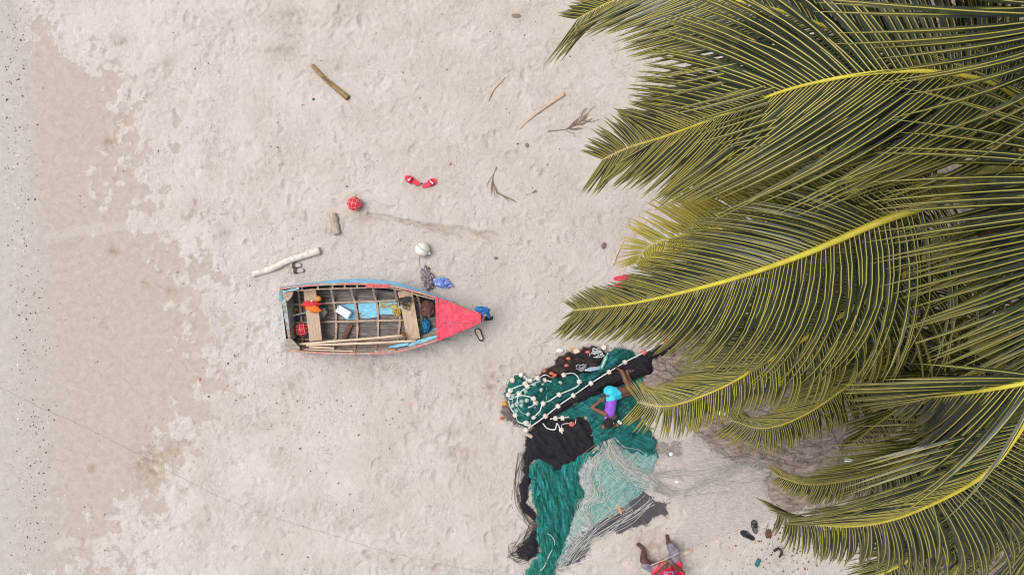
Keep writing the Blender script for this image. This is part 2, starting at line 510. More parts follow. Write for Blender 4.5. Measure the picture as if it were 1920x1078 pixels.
def sand_material():
    m, nt, b, out = new_mat('beach_sand')
    v = coords(nt)
    def att(nm):
        a = nt.nodes.new('ShaderNodeAttribute'); a.attribute_name = nm
        return a.outputs['Fac']
    big = nd(nt, 'ShaderNodeTexNoise', Scale=0.9, Detail=5.0, Roughness=0.6)
    mid = nd(nt, 'ShaderNodeTexNoise', Scale=9.0, Detail=8.0, Roughness=0.7, Distortion=0.6)
    gr = nd(nt, 'ShaderNodeTexNoise', Scale=90.0, Detail=3.0, Roughness=0.8)
    for n in (big, mid, gr): nt.links.new(v, n.inputs['Vector'])
    def mix(f, a, c, mode='MIX'):
        x = nd(nt, 'ShaderNodeMixRGB', blend_type=mode)
        if isinstance(f, float): x.inputs[0].default_value = f
        else: nt.links.new(f, x.inputs[0])
        nt.links.new(a, x.inputs[1]); nt.links.new(c, x.inputs[2])
        return x.outputs[0]
    dry = ramp(nt, big.outputs['Fac'], [(0.3, (0.445, 0.390, 0.352)), (0.55, (0.475, 0.420, 0.383)), (0.75, (0.50, 0.447, 0.412))])
    wet = ramp(nt, mid.outputs['Fac'], [(0.3, (0.372, 0.317, 0.274)), (0.7, (0.412, 0.355, 0.311))])
    gry = ramp(nt, mid.outputs['Fac'], [(0.3, (0.385, 0.352, 0.335)), (0.7, (0.425, 0.392, 0.374))])
    sml = ramp(nt, mid.outputs['Fac'], [(0.3, (0.22, 0.165, 0.115)), (0.7, (0.35, 0.28, 0.215))])
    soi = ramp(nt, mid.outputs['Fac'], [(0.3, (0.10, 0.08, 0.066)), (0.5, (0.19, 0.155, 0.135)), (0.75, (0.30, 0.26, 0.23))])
    # damp edge broken up at hand scale
    thr = nd(nt, 'ShaderNodeMath', operation='MULTIPLY_ADD')
    nt.links.new(mid.outputs['Fac'], thr.inputs[0]); thr.inputs[1].default_value = 0.9
    nt.links.new(att('damp'), thr.inputs[2])
    dampm = ramp(nt, thr.outputs[0], [(0.66, (0, 0, 0)), (1.12, (0.95,) * 3)])
    dry = mix(att('bleach'), dry, ramp(nt, big.outputs['Fac'], [(0.3, (0.495, 0.443, 0.408)), (0.7, (0.535, 0.487, 0.455))]))
    c = mix(dampm, dry, wet)
    c = mix(att('grey'), c, gry)
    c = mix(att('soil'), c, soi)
    c = mix(att('smudge'), c, sml)
    g2 = ramp(nt, gr.outputs['Fac'], [(0.3, (0.42,) * 3), (0.7, (0.58,) * 3)])
    c = mix(0.5, c, g2, 'OVERLAY')
    m2 = ramp(nt, mid.outputs['Fac'], [(0.3, (0.42,) * 3), (0.7, (0.57,) * 3)])
    c = mix(0.45, c, m2, 'OVERLAY')
    nt.links.new(c, b.inputs['Base Color'])
    b.inputs['Roughness'].default_value = 0.9
    b.inputs['Specular IOR Level'].default_value = 0.15
    fn = nd(nt, 'ShaderNodeTexNoise', Scale=13.0, Detail=2.0, Roughness=0.6, Distortion=1.8)
    nt.links.new(v, fn.inputs['Vector'])
    inv = nd(nt, 'ShaderNodeMath', operation='SUBTRACT'); inv.inputs[0].default_value = 1.0
    nt.links.new(dampm, inv.inputs[1])
    st = nd(nt, 'ShaderNodeMath', operation='MULTIPLY_ADD'); st.inputs[1].default_value = 0.75; st.inputs[2].default_value = 0.2
    vb = nd(nt, 'ShaderNodeTexNoise', Scale=1.7, Detail=3.0)
    nt.links.new(v, vb.inputs['Vector'])
    vr = ramp(nt, vb.outputs['Fac'], [(0.35, (0.35,) * 3), (0.65, (1, 1, 1))])
    vm = nd(nt, 'ShaderNodeMath', operation='MULTIPLY')
    nt.links.new(inv.outputs[0], vm.inputs[0]); nt.links.new(vr, vm.inputs[1])
    nt.links.new(vm.outputs[0], st.inputs[0])
    fn2 = nd(nt, 'ShaderNodeTexNoise', Scale=27.0, Detail=1.0, Roughness=0.6, Distortion=1.5)
    nt.links.new(v, fn2.inputs['Vector'])
    b0 = nd(nt, 'ShaderNodeBump', Distance=0.013)
    nt.links.new(st.outputs[0], b0.inputs['Strength'])
    nt.links.new(fn2.outputs['Fac'], b0.inputs['Height'])
    bp = nd(nt, 'ShaderNodeBump', Distance=0.028)
    nt.links.new(b0.outputs[0], bp.inputs['Normal'])
    nt.links.new(st.outputs[0], bp.inputs['Strength'])
    nt.links.new(fn.outputs['Fac'], bp.inputs['Height'])
    nt.links.new(bp.outputs[0], b.inputs['Normal'])
    return m
sand = link('sand', gm, sand_material(), recentre=False)
tag(sand, 'pale trampled beach sand with a damp tan field at the left', 'sand', kind='structure')

# pebbles, shell bits and leaf crumbs that nobody could count
def specks(name, label, cat, n, pos, size, cols, flat=0.6):
    V, F = [], []
    base = np.array([(1, 0, 0), (0, 1, 0), (-1, 0, 0), (0, -1, 0), (0, 0, 1), (0, 0, -1)], float)
    fs = np.array([(0, 1, 4), (1, 2, 4), (2, 3, 4), (3, 0, 4), (1, 0, 5), (2, 1, 5), (3, 2, 5), (0, 3, 5)])
    k = 0
    for _ in range(n):
        q = pos()
        if q is None: continue
        p = P(*q); s = size()
        j = base * (1 + rng.uniform(-.35, .35, (6, 1))) * np.array([s * rng.uniform(.8, 1.9), s, s * flat])
        a = rng.uniform(0, 6.28); ca, sa = math.cos(a), math.sin(a)
        j[:, :2] = j[:, :2] @ np.array([[ca, sa], [-sa, ca]])
        j += np.array([p.x, p.y, ground_z(p.x, p.y) + s * flat * 0.5])
        V.append(j); F.append(fs + 6 * k); k += 1
    V, F = np.concatenate(V), np.concatenate(F)
    me = bpy.data.meshes.new(name)
    me.from_pydata(V.tolist(), [], F.tolist())
    o = link(name, me, cols, recentre=False)
    return tag(o, label, cat, kind='stuff')
m_dark = mat('dark_pebble', [(0.35, (0.03, 0.022, 0.018)), (0.6, (0.12, 0.07, 0.05))], scale=3, rough=0.8)
m_shell = mat('shell', [(0.35, (0.42, 0.32, 0.25)), (0.6, (0.78, 0.74, 0.70))], scale=3, rough=0.6)
m_litter = mat('litter', [(0.35, (0.07, 0.04, 0.025)), (0.65, (0.25, 0.15, 0.09))], scale=4, rough=0.9)
def pos_shore():
    if rng.random() < 0.62:
        y = rng.uniform(-20, 1100)
        return (abs(rng.normal(0, 26)) + np.interp(y, [0, 500, 1100], [5, 25, 45]) + rng.normal(0, 14), y)
    x, y = rng.uniform(0, 1500), rng.uniform(-10, 1090)
    return (x, y)
sz = lambda a, b: (lambda: a + (b - a) * rng.random() ** 3)
specks('dark_pebbles', 'dark pebbles strewn along the grey shore strip and over the sand', 'pebbles', 1000, pos_shore, sz(.004, .014), m_dark)
specks('shell_fragments', 'pale shell fragments strewn over the beach sand', 'shells', 700, pos_shore, sz(.005, .016), m_shell)
def pos_litter():
    r = rng.random()
    if r < .35: return (rng.normal(1480, 60), rng.normal(1030, 40))
    if r < .75: return (rng.uniform(1300, 1920), rng.uniform(300, 1080))
    if r < .88: return (rng.normal(560, 120), rng.normal(760, 70))
    return (rng.uniform(350, 1300), rng.uniform(-10, 1090))
specks('leaf_litter', 'brown leaf litter and twigs scattered on the ground under the palms', 'leaf litter', 1500, pos_litter, sz(.004, .020), m_litter, 0.25)

# ------------------------------------------------------------------ coconut palms
def leaf_material(name, blade, blade2, rib, tipc, dry=0.0):
    m, nt, b, out = new_mat(name)
    uv = nt.nodes.new('ShaderNodeUVMap'); uv.uv_map = 'UVMap'
    sep = nt.nodes.new('ShaderNodeSeparateXYZ')
    nt.links.new(uv.outputs[0], sep.inputs[0])
    v = coords(nt)
    n = nd(nt, 'ShaderNodeTexNoise', Scale=2.2, Detail=5.0)
    nt.links.new(v, n.inputs['Vector'])
    n2 = nd(nt, 'ShaderNodeTexNoise', Scale=14.0, Detail=4.0)
    nt.links.new(v, n2.inputs['Vector'])
    c = ramp(nt, n.outputs['Fac'], [(0.35, blade), (0.65, blade2)])
    # yellowing and brown flecks towards the tip of each leaflet
    ad = nd(nt, 'ShaderNodeMath', operation='MULTIPLY_ADD')
    nt.links.new(n2.outputs['Fac'], ad.inputs[0]); ad.inputs[1].default_value = 0.7
    nt.links.new(sep.outputs['Y'], ad.inputs[2])
    t = ramp(nt, ad.outputs[0], [(0.85 - dry, (0, 0, 0)), (1.35 - dry, (1, 1, 1))])
    mx = nd(nt, 'ShaderNodeMixRGB'); nt.links.new(t, mx.inputs[0]); nt.links.new(c, mx.inputs[1]); mx.inputs[2].default_value = (*tipc, 1)
    n3 = nd(nt, 'ShaderNodeTexNoise', Scale=5.5, Detail=6.0, Roughness=0.7)
    nt.links.new(v, n3.inputs['Vector'])
    sp = ramp(nt, n3.outputs['Fac'], [(0.66, (0, 0, 0)), (0.72, (0.8, 0.8, 0.8))])      # browned, dried patches
    mb_ = nd(nt, 'ShaderNodeMixRGB'); nt.links.new(sp, mb_.inputs[0]); nt.links.new(mx.outputs[0], mb_.inputs[1]); mb_.inputs[2].default_value = (0.19, 0.135, 0.045, 1)
    mx = mb_
    ro = ramp(nt, n.outputs['Fac'], [(0.35, (0.26,) * 3), (0.65, (0.50,) * 3)])
    nt.links.new(ro, b.inputs['Roughness'])
    # midrib: the narrow ridge face
    rb = ramp(nt, sep.outputs['X'], [(0.40, (0, 0, 0)), (0.41, (1, 1, 1)), (0.59, (1, 1, 1)), (0.60, (0, 0, 0))])
    mr = nd(nt, 'ShaderNodeMixRGB'); nt.links.new(rb, mr.inputs[0]); nt.links.new(mx.outputs[0], mr.inputs[1]); mr.inputs[2].default_value = (*rib, 1)
    nt.links.new(mr.outputs[0], b.inputs['Base Color'])
    b.inputs['Specular IOR Level'].default_value = 0.5
    tr = nt.nodes.new('ShaderNodeBsdfTranslucent')
    nt.links.new(mr.outputs[0], tr.inputs['Color'])
    ms = nt.nodes.new('ShaderNodeMixShader'); ms.inputs[0].default_value = 0.08
    nt.links.new(b.outputs[0], ms.inputs[1]); nt.links.new(tr.outputs[0], ms.inputs[2])
    nt.links.new(ms.outputs[0], out.inputs['Surface'])
    return m
RIB = (0.37, 0.325, 0.05)
M_LEAF = leaf_material('palm_leaf', (0.012, 0.016, 0.008), (0.025, 0.031, 0.012), RIB, (0.072, 0.070, 0.020))
M_LEAF_Y = leaf_material('palm_leaf_yellowing', (0.15, 0.155, 0.022), (0.27, 0.245, 0.028), (0.58, 0.50, 0.07), (0.40, 0.31, 0.045), dry=0.25)
M_LEAF_L = leaf_material('palm_leaf_tip', (0.020, 0.026, 0.010), (0.038, 0.044, 0.014), (0.46, 0.41, 0.07), (0.15, 0.135, 0.028), dry=0.1)
M_RACH = mat('palm_rachis', [(0.3, (0.44, 0.38, 0.04)), (0.7, (0.66, 0.56, 0.07))], scale=6, rough=0.45, stretch=(1, 1, 1))
M_RACH_D = mat('palm_petiole_old', [(0.3, (0.18, 0.13, 0.05)), (0.7, (0.42, 0.34, 0.09))], scale=6, rough=0.6)
M_TRUNK = mat('palm_bark', [(0.3, (0.07, 0.055, 0.045)), (0.55, (0.17, 0.14, 0.12)), (0.75, (0.27, 0.24, 0.21))], scale=5, stretch=(1, 1, 5), rough=0.9, bump=0.02)
M_FIBRE = mat('palm_fibre', [(0.3, (0.05, 0.03, 0.018)), (0.7, (0.16, 0.10, 0.06))], scale=20, rough=0.95, bump=0.01)
M_NUT = mat('coconut_green', [(0.3, (0.16, 0.17, 0.03)), (0.7, (0.34, 0.30, 0.05))], scale=5, rough=0.45)

UPV = Vector((0, 0, 1))
def leaflet(mb, p, d, width, length, droop, N, rows=8, twist=0.0, kink=None, tow=None):
    """a narrow leaflet folded roof-wise along its pale midrib; returns nothing, adds to mb"""
    step = length / (rows - 1)
    d = d.normalized()
    vs, uvs, fs = [], [], []
    prof = [0.40, 0.88, 1.0, 0.95, 0.82, 0.62, 0.36, 0.03]
    for i in range(rows):
        t = i / (rows - 1)
        S = d.cross(N)
        if S.length < 1e-4: S = d.cross(Vector((1, 0, 0)))
        S.normalize()
        U = S.cross(d).normalized()
        if twist:
            q = Matrix.Rotation(twist * t, 3, d); S = q @ S; U = q @ U
        w = width * 0.5 * prof[min(i, 7)]
        rw = min(w * 0.9, 0.0012 * (1 - 0.45 * t) + 0.0004)
        fold = 0.55
        vs += [p - S * w - U * (w * fold), p - S * rw, p + S * rw, p + S * w - U * (w * fold)]
        uvs += [(0.0, t), (0.45, t), (0.55, t), (1.0, t)]
        if i:
            a = (i - 1) * 4; b = i * 4
            for k in range(3): fs.append((a + k, a + k + 1, b + k + 1, b + k))
        k_ = droop * (0.4 + 1.6 * t)
        if kink and abs(t - kink[0]) < 0.5 / (rows - 1): k_ += kink[1] / step * 0.5
        d = (d - UPV * (k_ * step) + (tow * step if tow is not None else Vector((0, 0, 0)))).normalized()
        p = p + d * step
    mb.add(vs, fs, uvs)

PALM_LEAFLETS = {}
def frond(palm, name, ctl, mat_leaf, L=1.0, spacing=0.031, sweep=0.35, tip=(45, 55), tl=(.60, .60), up=(62, 22, 1.0, 0.55), dn=(62, 22, 1.0, 0.75), width=0.042, start=0.16, vee=0.18, r0=0.021, seed=0, kink_dn=None, kink_up=None, label=None, mat_r=None, ragged=0.0, prio=1.0):
    rd_ = random.Random(seed * 13 + 5)
    pts = [P(*c) for c in ctl]
    path, length = spline(pts, 60)
    rr = [r0 * (1 - 0.86 * (i / 59) ** 0.8) for i in range(60)]
    rr[0] = r0 * 1.5; rr[1] = r0 * 1.3
    fo = MB().tube(path, rr, 7).build(name, mat_r or M_RACH, palm, smooth=True)
    if label: fo['label'] = label
    n = int(length * (1 - start) / spacing)
    items = []
    for side, prm, kk, tp, tf in ((1, up, kink_up, tip[0], tl[0]), (-1, dn, kink_dn, tip[1], tl[1])):
        a0, a1, lf, dr = prm
        for i in range(n):
            u = start + (1 - start) * (i + rd_.uniform(-.2, .2)) / n
            if u >= 0.998: continue
            if ragged and rd_.random() < ragged * 0.3: continue
            f = u * 59; j = min(int(f), 58)
            p = path[j].lerp(path[j + 1], f - j)
            T = (path[min(j + 2, 59)] - path[max(j - 1, 0)]).normalized()
            N = (UPV - T * UPV.dot(T)).normalized()
            S = T.cross(N) * side
            w = max(0.0, (u - start) / (1 - start))
            th = R(a1 + (a0 - a1) * (1 - w) ** 2.0 + max(0.0, tp - a1) * max(0.0, (w - 0.55) / 0.45) ** 1.5 * (1 - 0.8 * max(0.0, (w - 0.86) / 0.14)) + rd_.gauss(0, 1.6))
            ln = L * lf * (0.52 + 0.48 * math.sin(math.pi * min(1, (w * 1.25 + 0.22)) ** 0.9)) * (1 - tf * max(0, w - 0.66) / 0.34) * rd_.uniform(0.93, 1.06)
            if rd_.random() < .05: ln *= rd_.uniform(.45, .85); th += R(rd_.gauss(0, 9))
            if ragged: ln *= rd_.uniform(1 - ragged, 1.0)
            d = T * math.cos(th) + S * math.sin(th) + N * (vee + rd_.gauss(0, 0.035))
            kink = (rd_.uniform(.3, .75), rd_.uniform(.3, .9)) if rd_.random() < .07 else None
            if kk and kk[0] < w < kk[1]: kink = (kk[2] + rd_.uniform(-.08, .08), kk[3])
            items.append((p + S * rr[j] * 0.7, d, width * rd_.uniform(.85, 1.1) * (0.75 + 0.25 * math.sin(math.pi * min(1, w * 1.1))), ln, dr * rd_.uniform(.6, 1.4), N, rd_.gauss(0, 0.35), kink, T * sweep))
    PALM_LEAFLETS.setdefault(palm, []).append((fo, items, mat_leaf, prio))
    return fo

def in_frame(p):
    k = PPM * H / (H - p.z)
    return 0 < p.x * k + 960 < 1920 and 0 < 539 - p.y * k < 1078

def finish_palm(palm, limit=300):
    """the leaflets that show largest are single objects, the rest of each frond one mass"""
    allit = []
    for fi, (fo, items, ml, prio) in enumerate(PALM_LEAFLETS[palm]):
        for k, it in enumerate(items):
            mid = it[0] + it[1].normalized() * it[3] * 0.5
            vis = in_frame(it[0]) and in_frame(mid)
            allit.append((it[3] * prio / (H - mid.z) * (1.0 if vis else 0.02), fi, k))
    allit.sort(reverse=True)
    single = set((fi, k) for _, fi, k in allit[:limit])
    for fi, (fo, items, ml, prio) in enumerate(PALM_LEAFLETS[palm]):
        rest = MB()
        for k, it in enumerate(items):
            if (fi, k) in single:
                mb = MB(); leaflet(mb, it[0], it[1], it[2], it[3], it[4], it[5], twist=it[6], kink=it[7], tow=it[8])
                mb.build('leaflet', ml, fo, smooth=False, uv=True)
            else:
                leaflet(rest, it[0], it[1], it[2], it[3], it[4], it[5], twist=it[6], kink=it[7], tow=it[8])
        if rest.v:
            o = rest.build('leaflets', ml, fo, smooth=False, uv=True)
            o['kind'] = 'stuff'

def trunk(palm, base, top, bend):
    path, ln = spline([base, base.lerp(top, .5) + bend, top], 46)
    mb = MB()
    rr = []
    for i in range(46):
        t = i / 45
        rr.append((0.17 - 0.05 * t + 0.10 * math.exp(-t * 14)) * (1.0 + (0.05 if i % 2 else -0.03)))
    mb.tube(path, rr, 14)
    mb.build('trunk', M_TRUNK, palm, smooth=True)
    mb = MB()
    mb.ball(top + Vector((0, 0, .05)), 0.24, 3, (1, 1, 1.5), nz=0.3, nf=4)
    mb.build('crown_shaft', M_FIBRE, palm, smooth=True)

def nuts(palm, c, n, seed):
    rd_ = random.Random(seed)
    for k in range(n):
        a = rd_.uniform(0, 6.28); r = rd_.uniform(.26, .42)
        MB().ball(c + Vector((math.cos(a) * r, math.sin(a) * r, rd_.uniform(-.55, -.15))), rd_.uniform(.09, .12), 2, (1, .92, 1.2), nz=.05).build('coconut', M_NUT, palm, smooth=True)

# palm whose crown stands at the right edge
CA = P(1915, 405, 7.35)
palmA = root('palm_tree', (5.4, 0.1, 0), 'coconut palm at the middle of the right edge, fronds reaching over the nets', 'palm tree', 'coconut palms')
trunk(palmA, Vector((5.4, .1, -.1)), CA, Vector((.35, .05, 0)))
nuts(palmA, CA, 9, 3)
frond(palmA, 'frond', [(1965, 400, 7.55), (1950, 270, 7.9), (1900, 178, 8.1), (1800, 141, 8.15), (1650, 136, 8.05), (1480, 168, 7.75), (1340, 222, 7.3), (1240, 258, 6.8), (1180, 276, 6.35), (1128, 300, 5.9)],
      M_LEAF, L=1.15, tip=(60, 56), tl=(.50, .35), up=(92, 20, 1.12, .22), dn=(70, 22, 1.2, .34), seed=1, label='great arched frond with a bright yellow rachis', prio=1.2)
frond(palmA, 'frond', [(1890, 380, 7.5), (1800, 366, 7.75), (1720, 392, 7.75), (1640, 420, 7.65), (1500, 480, 7.35), (1350, 530, 6.85), (1200, 566, 6.15), (1120, 577, 5.6), (1075, 582, 5.2)],
      M_LEAF, L=1.05, tip=(60, 40), tl=(.6, .05), up=(70, 24, .82, .3), dn=(96, 30, 1.12, .40), kink_dn=(.1, .6, .35, .55), sweep=.6, seed=2, r0=.034, prio=1.25)
frond(palmA, 'frond', [(1890, 420, 7.3), (1790, 440, 7.4), (1690, 520, 7.15), (1560, 603, 6.7), (1450, 670, 6.2), (1350, 728, 5.6), (1255, 761, 5.0), (1194, 754, 4.55)],
      M_LEAF_L, L=0.98, tip=(85, 88), tl=(.5, .15), up=(72, 36, 1.0, .35), dn=(92, 34, .92, .5), kink_dn=(.1, .6, .4, .75), sweep=.5, seed=3, r0=.028, prio=1.1)
frond(palmA, 'frond', [(1890, 440, 7.1), (1790, 500, 6.9), (1690, 620, 6.3), (1590, 722, 5.6), (1500, 782, 5.0), (1430, 803, 4.5), (1372, 788, 4.1)],
      M_LEAF_L, L=0.85, tip=(70, 80), tl=(.45, .25), up=(66, 34, 1.0, .45), dn=(84, 44, 1.0, 1.0), seed=4)
frond(palmA, 'frond', [(1880, 390, 7.0), (1750, 375, 6.9), (1560, 392, 6.6), (1390, 421, 6.2), (1290, 438, 5.8), (1218, 462, 5.4), (1192, 496, 5.1)],
      M_LEAF_Y, L=1.1, tip=(60, 70), up=(64, 40, 1.0, .2), dn=(62, 34, .85, .7), seed=5, label='ageing yellow frond with ragged brown leaflets', ragged=.3, prio=1.0)
frond(palmA, 'frond', [(1930, 380, 7.4), (1880, 250, 7.7), (1780, 150, 7.8), (1620, 80, 7.7), (1480, 26, 7.45), (1370, 0, 7.2), (1250, -14, 6.9), (1160, -2, 6.45), (1080, 36, 6.0)],
      M_LEAF, L=1.0, tip=(34, 38), tl=(.40, .20), up=(60, 20, .9, .5), dn=(72, 40, 1.3, .40), seed=6)
# lower, shaded fronds of the same crown
LOW = [[(1880, 400, 7.0), (1700, 335, 6.6), (1520, 318, 5.9), (1390, 330, 5.2), (1300, 352, 4.6)],
       [(1880, 430, 6.9), (1700, 500, 6.4), (1540, 580, 5.6), (1440, 660, 4.8), (1390, 720, 4.2)],
       [(1890, 450, 6.8), (1790, 620, 6.2), (1700, 740, 5.4), (1640, 815, 4.7)],
       [(1900, 470, 6.8), (1860, 640, 6.1), (1800, 780, 5.2), (1740, 870, 4.4)],
       [(1890, 370, 7.0), (1740, 260, 6.5), (1580, 200, 5.8), (1440, 180, 5.1), (1370, 190, 4.6)],
       [(1900, 350, 7.0), (1800, 170, 6.4), (1680, 50, 5.6), (1600, 10, 5.0)],
       [(1890, 420, 6.6), (1730, 440, 5.8), (1600, 480, 4.9), (1530, 540, 4.2)],
       [(1930, 380, 7.2), (1900, 200, 6.8), (1850, 60, 6.2), (1830, -40, 5.6)]]
for k, c in enumerate(LOW):
    frond(palmA, 'frond', c, M_LEAF if k != 2 else M_LEAF_Y, L=.92, up=(68, 30, 1, .6), dn=(68, 30, 1, .7), seed=20 + k, spacing=.045, r0=.026, mat_r=M_RACH if k % 3 else M_RACH_D, prio=.55)
for k, (x, y, z) in enumerate([(2080, 330, 7.6), (2100, 480, 7.4), (2120, 250, 7.5)]):     # the side of the crown turned away from the sea
    frond(palmA, 'frond', [(1930, 405, 7.4), ((1930 + x) / 2, (405 + y) / 2, z + .1), (x, y, z - .1), (x * 1.5 - 965, y * 1.5 - 202, z - 1.2)], M_LEAF, L=.95, spacing=.06, seed=40 + k, r0=.026, prio=.3)

# palm at the bottom right corner
CB = P(2010, 670, 7.7)
palmB = root('palm_tree', (6.3, -1.6, 0), 'coconut palm whose long frond sweeps over the bottom right corner', 'palm tree', 'coconut palms')
trunk(palmB, Vector((6.3, -1.6, -.1)), CB, Vector((.3, .1, 0)))
nuts(palmB, CB, 6, 5)
frond(palmB, 'frond', [(2000, 680, 7.9), (1950, 745, 8.05), (1918, 797, 8.0), (1861, 875, 7.8), (1790, 924, 7.5), (1685, 970, 7.05), (1600, 986, 6.6), (1520, 981, 6.1), (1458, 960, 5.6)],
      M_LEAF, L=1.0, tip=(40, 75), tl=(.5, .3), up=(74, 30, 1.05, .30), dn=(84, 36, 1.35, .34), seed=61, prio=1.25, label='long frond with a bright yellow rachis curving to the left')
frond(palmB, 'frond', [(2010, 690, 8.1), (1960, 708, 8.25), (1900, 722, 8.2), (1820, 735, 8.0), (1730, 745, 7.6), (1660, 745, 7.2)],
      M_LEAF, L=1.05, start=.22, tip=(20, 25), up=(20, 9, .8, .3), dn=(48, 18, 1.05, .35), seed=62, prio=1.1)
frond(palmB, 'frond', [(1990, 700, 7.4), (1850, 795, 7.0), (1700, 868, 6.2), (1590, 900, 5.4), (1515, 908, 4.9), (1458, 893, 4.4)],
      M_LEAF_L, L=.9, up=(66, 34, 1.0, .5), dn=(66, 30, 1.0, .55), seed=63, prio=.9)
for k, c in enumerate([[(2000, 690, 7.3), (1900, 900, 7.0), (1830, 1010, 6.3), (1770, 1110, 5.6)],
                       [(1995, 700, 7.3), (1850, 930, 6.9), (1720, 1040, 6.2), (1620, 1090, 5.5), (1560, 1110, 5.0)],
                       [(2010, 700, 7.2), (1960, 930, 6.8), (1930, 1080, 6.0), (1920, 1150, 5.4)],
                       [(1990, 690, 7.2), (1830, 800, 6.4), (1690, 900, 5.4), (1620, 960, 4.6)],
                       [(1990, 680, 7.2), (1820, 700, 6.5), (1680, 770, 5.6), (1600, 830, 4.8)],
                       [(1990, 690, 7.0), (1840, 860, 6.0), (1740, 980, 5.0), (1690, 1060, 4.3)]]):
    frond(palmB, 'frond', c, M_LEAF, L=.92, up=(68, 30, 1, .6), dn=(68, 30, 1, .7), seed=70 + k, spacing=.045, r0=.026, prio=.5)
for k, (x, y, z) in enumerate([(2180, 600, 7.9), (2170, 760, 7.8), (2080, 900, 7.5)]):
    frond(palmB, 'frond', [(2020, 670, 7.7), ((2020 + x) / 2, (670 + y) / 2, z + .1), (x, y, z - .1), (x * 1.5 - 1010, y * 1.5 - 335, z - 1.2)], M_LEAF, L=.95, spacing=.06, seed=80 + k, r0=.026, prio=.3)

# palm beyond the top right corner: only its leaflets reach into the picture, nearest to the camera
CC = P(2110, 150, 8.2)
palmC = root('palm_tree', (6.6, 1.3, 0), 'tallest coconut palm beyond the top right edge, pale leaflets reaching in from the right', 'palm tree', 'coconut palms')
trunk(palmC, Vector((6.6, 1.3, -.1)), CC, Vector((.3, .1, 0)))
frond(palmC, 'frond', [(2090, 160, 8.2), (2050, 260, 8.35), (2030, 400, 8.35), (2015, 550, 8.25), (1985, 690, 8.0), (1950, 800, 7.7)],
      M_LEAF, L=1.0, width=.034, spacing=.025, sweep=.05, up=(88, 82, 1.1, .25), dn=(80, 40, 1, .4), seed=91, prio=1.3)
frond(palmC, 'frond', [(2100, 150, 8.2), (2050, 80, 8.4), (1975, 20, 8.45), (1870, -40, 8.3), (1730, -90, 8.0)],
      M_LEAF, L=1.05, width=.036, spacing=.027, up=(70, 22, 1, .4), dn=(64, 34, 1.2, .25), seed=92, prio=1.3)
frond(palmC, 'frond', [(2090, 180, 8.05), (2030, 290, 8.1), (2000, 420, 8.0), (1975, 560, 7.8), (1945, 680, 7.5)],
      M_LEAF, L=1.0, width=.038, spacing=.027, sweep=.05, up=(86, 74, 1.05, .3), dn=(70, 40, .8, .5), seed=93, prio=1.0)
for k, (x, y, z) in enumerate([(2260, 60, 8.4), (2270, 230, 8.3), (2150, 340, 8.0), (2140, -60, 8.2)]):
    frond(palmC, 'frond', [(2110, 150, 8.2), ((2110 + x) / 2, (150 + y) / 2, z + .1), (x, y, z - .1), (x * 1.5 - 1055, y * 1.5 - 75, z - 1.2)], M_LEAF, L=.95, spacing=.06, seed=95 + k, r0=.026, prio=.3)
for p_ in (palmA, palmB, palmC): finish_palm(p_)

# ------------------------------------------------------------------ the rowing boat (zoom pixels of the boat crop -> place)
KZ = 1920 / 440
def B(X, Y, h):
    """boat point: crop pixel X, Y at height h above the keel line of a hull that lists to the near side"""
    z = h + (400 - Y) * 0.00036
    return P(500 + X / KZ, 500 + Y / KZ, z)

M_HULL = painted('blue_hull_paint', (0.20, 0.47, 0.68), (0.42, 0.36, 0.30), wear=0.66, scale=5, stretch=(1, 1, 3))
M_RED = painted('red_deck_paint', (0.66, 0.055, 0.100), (0.60, 0.24, 0.24), wear=0.64, scale=7)
M_GUN = painted('gunwale_paint', (0.44, 0.17, 0.14), (0.45, 0.35, 0.27), wear=0.52, scale=9)
M_WOOD = mat('boat_timber', [(0.25, (0.17, 0.12, 0.085)), (0.5, (0.38, 0.285, 0.21)), (0.72, (0.52, 0.42, 0.33))], scale=5, stretch=(3, 9, 3), rough=0.8, bump=0.004, fine=0.4)
M_THWART = mat('thwart_timber', [(0.25, (0.30, 0.20, 0.14)), (0.5, (0.46, 0.34, 0.24)), (0.72, (0.55, 0.42, 0.31))], scale=5, stretch=(9, 1.2, 3), rough=0.8, bump=0.003, fine=0.4)
M_FLOOR = mat('bottom_boards', [(0.25, (0.060, 0.050, 0.050)), (0.5, (0.145, 0.122, 0.118)), (0.72, (0.29, 0.25, 0.235))], scale=4, stretch=(1.5, 7, 3), rough=0.75, bump=0.003, fine=0.5)
M_SIDE = mat('side_planks', [(0.25, (0.14, 0.11, 0.09)), (0.5, (0.30, 0.25, 0.21)), (0.75, (0.45, 0.38, 0.33))], scale=4, stretch=(2, 7, 5), rough=0.8, bump=0.003, fine=0.5)
M_BLUEB = painted('blue_board_paint', (0.20, 0.50, 0.70), (0.24, 0.22, 0.21), wear=0.58, scale=4, stretch=(1, 3, 1))
M_POLE = mat('oar_timber', [(0.3, (0.48, 0.35, 0.24)), (0.7, (0.70, 0.57, 0.44))], scale=4, stretch=(1, 8, 8), rough=0.65, fine=0.3)
M_RUST = mat('rust', [(0.3, (0.07, 0.035, 0.02)), (0.7, (0.24, 0.12, 0.06))], scale=14, rough=0.9)
M_DARKIN = mat('boat_shadow_side', [(0.3, (0.07, 0.06, 0.055)), (0.7, (0.16, 0.14, 0.13))], scale=6, rough=0.9)

